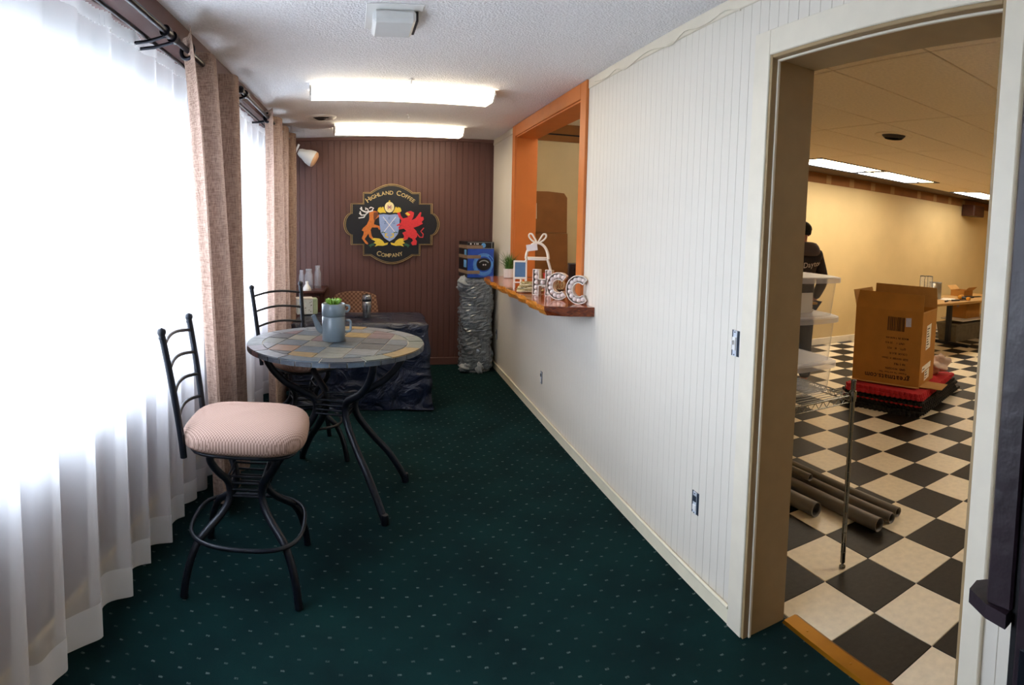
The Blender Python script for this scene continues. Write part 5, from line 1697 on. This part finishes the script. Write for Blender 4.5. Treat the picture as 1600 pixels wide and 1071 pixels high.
G().lathe([(.022, .05), (.024, .06), (.024, .10), (.012, .125)], 18, (0, 0, .04), ax='x').build('chuck', 'tool_black', dr)
G().tube([(-.05, 0, .035), (-.06, -.08, .028), (-.062, -.12, .026)], .022, 12).build('grip', 'tool_black', dr)
G().box((-.10, -.17, .0), (-.02, -.115, .05), .008).build('battery', 'tool_yellow', dr)
def tool(label, name, x, y, L, rz, m1, m2):
    t = thing(name, label, 'tool', (x, y, TT), rz)
    G().tube([(-L / 2, 0, .014), (0, 0, .014)], .013, 10).build('grip', m1, t)
    G().tube([(0, 0, .014), (L / 2, 0, .012)], [.006, .005], 8).build('shaft', m2, t)
tool('black-handled screwdriver left of the drill on the work table', 'screwdriver', 7.42, 4.82, .26, .3, 'tool_black', 'steel')
tool('dark pry bar at the near edge of the work table', 'pry_bar', 7.72, 4.80, .34, -.2, 'tool_black', 'dark_steel')
tool('long black caulk gun behind the drill on the work table', 'caulk_gun', 8.45, 4.98, .60, .05, 'tool_black', 'dark_steel')
tool('black roller handle lying beside the small open box', 'paint_roller', 8.55, 5.08, .5, -.12, 'tool_black', 'tool_black')
pl_ = thing('paper_sheet', 'loose pale papers spread on the work table beside the drill', 'papers', (7.72, 5.02, TT + .001))
G().box((-.14, -.10, 0), (.14, .10, .002)).build('sheet', 'paper_white', pl_)
G().box((-.14, -.10, .0022), (.14, .10, .004)).build('sheet', 'paper_white', pl_, loc=(.06, .03, 0), rot=(0, 0, .4))
wbx = thing('wall_box', 'flat white box on the work table against the far wall', 'box', (6.98, 5.42, TT), 0)
G().box((-.22, -.05, 0), (.22, .05, .17), .006).build('body', 'paper_white', wbx)
G().box((-.225, -.055, .15), (.225, .055, .178), .006).build('lid', 'paper_white', wbx)
t = thing('wall_cabinet', 'dark cabinet high on the far wall beside the right jamb', 'cabinet', (9.95, 6.05, 2.22))
G().box((-.15, -.14, 0), (.25, .13, .22), .004).build('body', 'dark_wood', t)
G().box((-.14, -.155, .01), (.24, -.14, .21), .003).build('door', 'dark_wood', t)

# ------------------------------------------------------------------ person in the big room, seen from behind
def skin_obj(name, verts, edges, radii, m, parent, root=0, levels=2):
    me = bpy.data.meshes.new(name)
    me.from_pydata(verts, edges, [])
    me.materials.append(MATS[m])
    o = bpy.data.objects.new(name, me)
    COL.objects.link(o)
    o.parent = parent
    md = o.modifiers.new('skin', 'SKIN')
    md.use_smooth_shade = True
    if not me.skin_vertices: me.attributes.new
    lay = me.skin_vertices[0].data if me.skin_vertices else None
    if lay is None:
        bpy.context.view_layer.objects.active = o
        bpy.ops.mesh.customdata_skin_add()
        lay = me.skin_vertices[0].data
    for i, r in enumerate(radii):
        lay[i].radius = r if isinstance(r, tuple) else (r, r)
        lay[i].use_root = (i == root)
    sd = o.modifiers.new('subdivision', 'SUBSURF'); sd.levels = levels; sd.render_levels = levels
    return o

pr = thing('person', 'person in dark printed hoodie and dark cap, seen from behind', 'person', (4.11, 4.5, 0), -.16)
V, E_, R_ = [], [], []
def vtx(p, r, link=None):
    V.append(p); R_.append(r)
    if link is not None: E_.append((link, len(V) - 1))
    return len(V) - 1
pel = vtx((0, 0, .95), (.145, .105))
sp1 = vtx((0, -.005, 1.10), (.135, .10), pel)
sp2 = vtx((0, -.01, 1.28), (.155, .115), sp1)
sp3 = vtx((0, -.005, 1.41), (.13, .095), sp2)
nk0 = vtx((0, .005, 1.49), (.062, .058), sp3)
nk1 = vtx((0, .02, 1.545), (.055, .055), nk0)
hd0 = vtx((0, .035, 1.60), (.068, .080), nk1)
hd1 = vtx((0, .035, 1.66), (.078, .095), hd0)
hd2 = vtx((0, .028, 1.715), (.066, .08), hd1)
vtx((0, .135, 1.632), (.011, .011), hd1)               # nose
hands = []
for s in (-1, 1):
    sh1 = vtx((s * .17, -.005, 1.425), (.062, .062), sp3)
    el = vtx((s * .255, -.03, 1.15), (.047, .047), sh1)
    wr = vtx((s * .25, .09, .93), (.030, .026), el)
    pm_ = vtx((s * .245, .115, .865), (.022, .036), wr)
    for q, (dy, L) in enumerate(((-.026, .055), (-.009, .068), (.009, .072), (.026, .064))):
        f1 = vtx((s * .243, .115 + dy, .825), .0095, pm_)
        f2 = vtx((s * .237, .118 + dy, .825 - L * .55), .0085, f1)
        vtx((s * .222, .124 + dy, .825 - L), .0075, f2)
    th1 = vtx((s * .235, .150, .865), .011, pm_)
    vtx((s * .225, .168, .835), .0085, th1)
    hp = vtx((s * .088, 0, .875), (.088, .09), pel)
    kn = vtx((s * .10, .015, .50), (.058, .062), hp)
    an = vtx((s * .105, -.02, .10), (.038, .042), kn)
    vtx((s * .115, .10, .045), (.036, .03), an)
body = skin_obj('body', V, E_, R_, 'skin', pr)
for s in (-1, 1):
    G().lathe([(.0001, -.012), (.018, -.008), (.024, .0), (.018, .008), (.0001, .01)], 12, (s * .083, .022, 1.635), ax='x').build('ear', 'skin', pr)
    G().ball((s * .032, .118, 1.66), .011, 10).build('eye', 'crest_white', pr)
G().tube([(-.024, .117, 1.588), (0, .124, 1.586), (.024, .117, 1.588)], .005, 6).build('mouth', 'red_plastic', pr)
# hoodie
V, E_, R_ = [], [], []
a0_ = vtx((0, -.005, 1.12), (.165, .13)); a00 = vtx((0, 0, .90), (.168, .135), a0_)
a1_ = vtx((0, -.01, 1.28), (.185, .14), a0_); a2_ = vtx((0, -.008, 1.405), (.165, .12), a1_); a3_ = vtx((0, .0, 1.475), (.085, .085), a2_)
for s in (-1, 1):
    q1 = vtx((s * .185, -.005, 1.415), (.080, .080), a2_)
    q2 = vtx((s * .265, -.035, 1.15), (.066, .066), q1)
    q3 = vtx((s * .252, .085, .945), (.046, .044), q2)
hood = skin_obj('hoodie', V, E_, R_, 'hoodie', pr, 0)
g = G()
def hoodring(u, v):
    th = 2 * PI * u; ph = 2 * PI * v
    back = .5 - .5 * math.sin(th)
    R = .10 + .015 * back; r = .030 + .030 * back
    rr2 = R + r * math.cos(ph)
    return (rr2 * math.cos(th) * 1.12, rr2 * math.sin(th) * .95 - .005 - .02 * back, 1.475 + .012 * (1 - back) + .012 * back + r * 1.15 * math.sin(ph) - .035 * back * (math.cos(ph) > 0) * math.cos(ph))
g.grid(hoodring, 36, 14, cu=True).build('hood', 'hood_inner', pr)
G().tube([(0.05, .10, 1.44), (.06, .15, 1.36), (.058, .155, 1.30)], .004, 6).build('drawstring', 'hood_inner', pr)
# trousers
V, E_, R_ = [], [], []
b0 = vtx((0, 0, .93), (.155, .12))
for s in (-1, 1):
    h1 = vtx((s * .09, 0, .86), (.10, .105), b0); h2 = vtx((s * .102, .012, .50), (.078, .08), h1); vtx((s * .107, -.015, .09), (.066, .07), h2)
skin_obj('trousers', V, E_, R_, 'denim', pr, 0)
for s in (-1, 1):
    superell(.048, .13, .0, .085, 28, 10, e=2.6).build('shoe', 'shoe', pr, loc=(s * .112, .05, 0))
# hair and cap
g = G().grid(lambda u, v: (.092 * math.cos(2 * PI * u) * math.sin(PI * (.18 + .45 * v)), .018 + .104 * math.sin(2 * PI * u) * math.sin(PI * (.18 + .45 * v)) * (1 if math.sin(2 * PI * u) < 0 else .6), 1.665 + .10 * math.cos(PI * (.18 + .45 * v))), 30, 10, cu=True)
g.build('hair', 'hair_black', pr)
cp = G().grid(lambda u, v: (.100 * math.cos(2 * PI * u) * math.sin(PI * .5 * v + .001), .022 + .112 * math.sin(2 * PI * u) * math.sin(PI * .5 * v + .001), 1.675 + .095 * math.cos(PI * .5 * v)), 32, 10, cu=True).build('cap', 'cap_black', pr)
G().grid(lambda u, v: (.08 * math.cos(PI * u) * (1 - .1 * v), .10 + .085 * v * math.sin(PI * u) ** .5 + .02 * math.sin(PI * u), 1.682 - .02 * v), 16, 4).build('brim', 'cap_black', cp)
G().box((-.032, -.099, 1.675), (.032, -.084, 1.687), .003).build('strap', 'cap_black', cp)
# print on the back of the hoodie
PM = Matrix.Translation((.055, -.22, 1.30)) @ Matrix.Rotation(PI / 2, 4, 'X') @ Matrix.Rotation(math.radians(8), 4, 'Z')
g = text(G(), 'Dayton', .075, PM, gap=.05, italic=.25)
pq = g.build('back_print', 'print_light', pr)
g = G()
for k, (x0, x1, z) in enumerate(((-.11, .06, 1.235), (-.08, .11, 1.205), (-.06, .09, 1.17), (-.085, .04, 1.14), (-.03, .10, 1.115))):
    g.ribbon([(x0 + (x1 - x0) * i / 8, z + .008 * math.sin(i * 2.1 + k)) for i in range(9)], .010 + .006 * (k % 2), 0, .001)
g.xf(Matrix.Translation((0, -.22, 0)) @ Matrix.Rotation(PI / 2, 4, 'X'))
pz = g.build('back_print', 'hood_inner', pr)
for o in (pq, pz):
    md = o.modifiers.new('wrap', 'SHRINKWRAP'); md.target = hood; md.wrap_method = 'PROJECT'
    md.use_project_x = False; md.use_project_y = True; md.use_project_z = False; md.use_positive_direction = True; md.use_negative_direction = False
    md.offset = .004; md.wrap_mode = 'ABOVE_SURFACE'
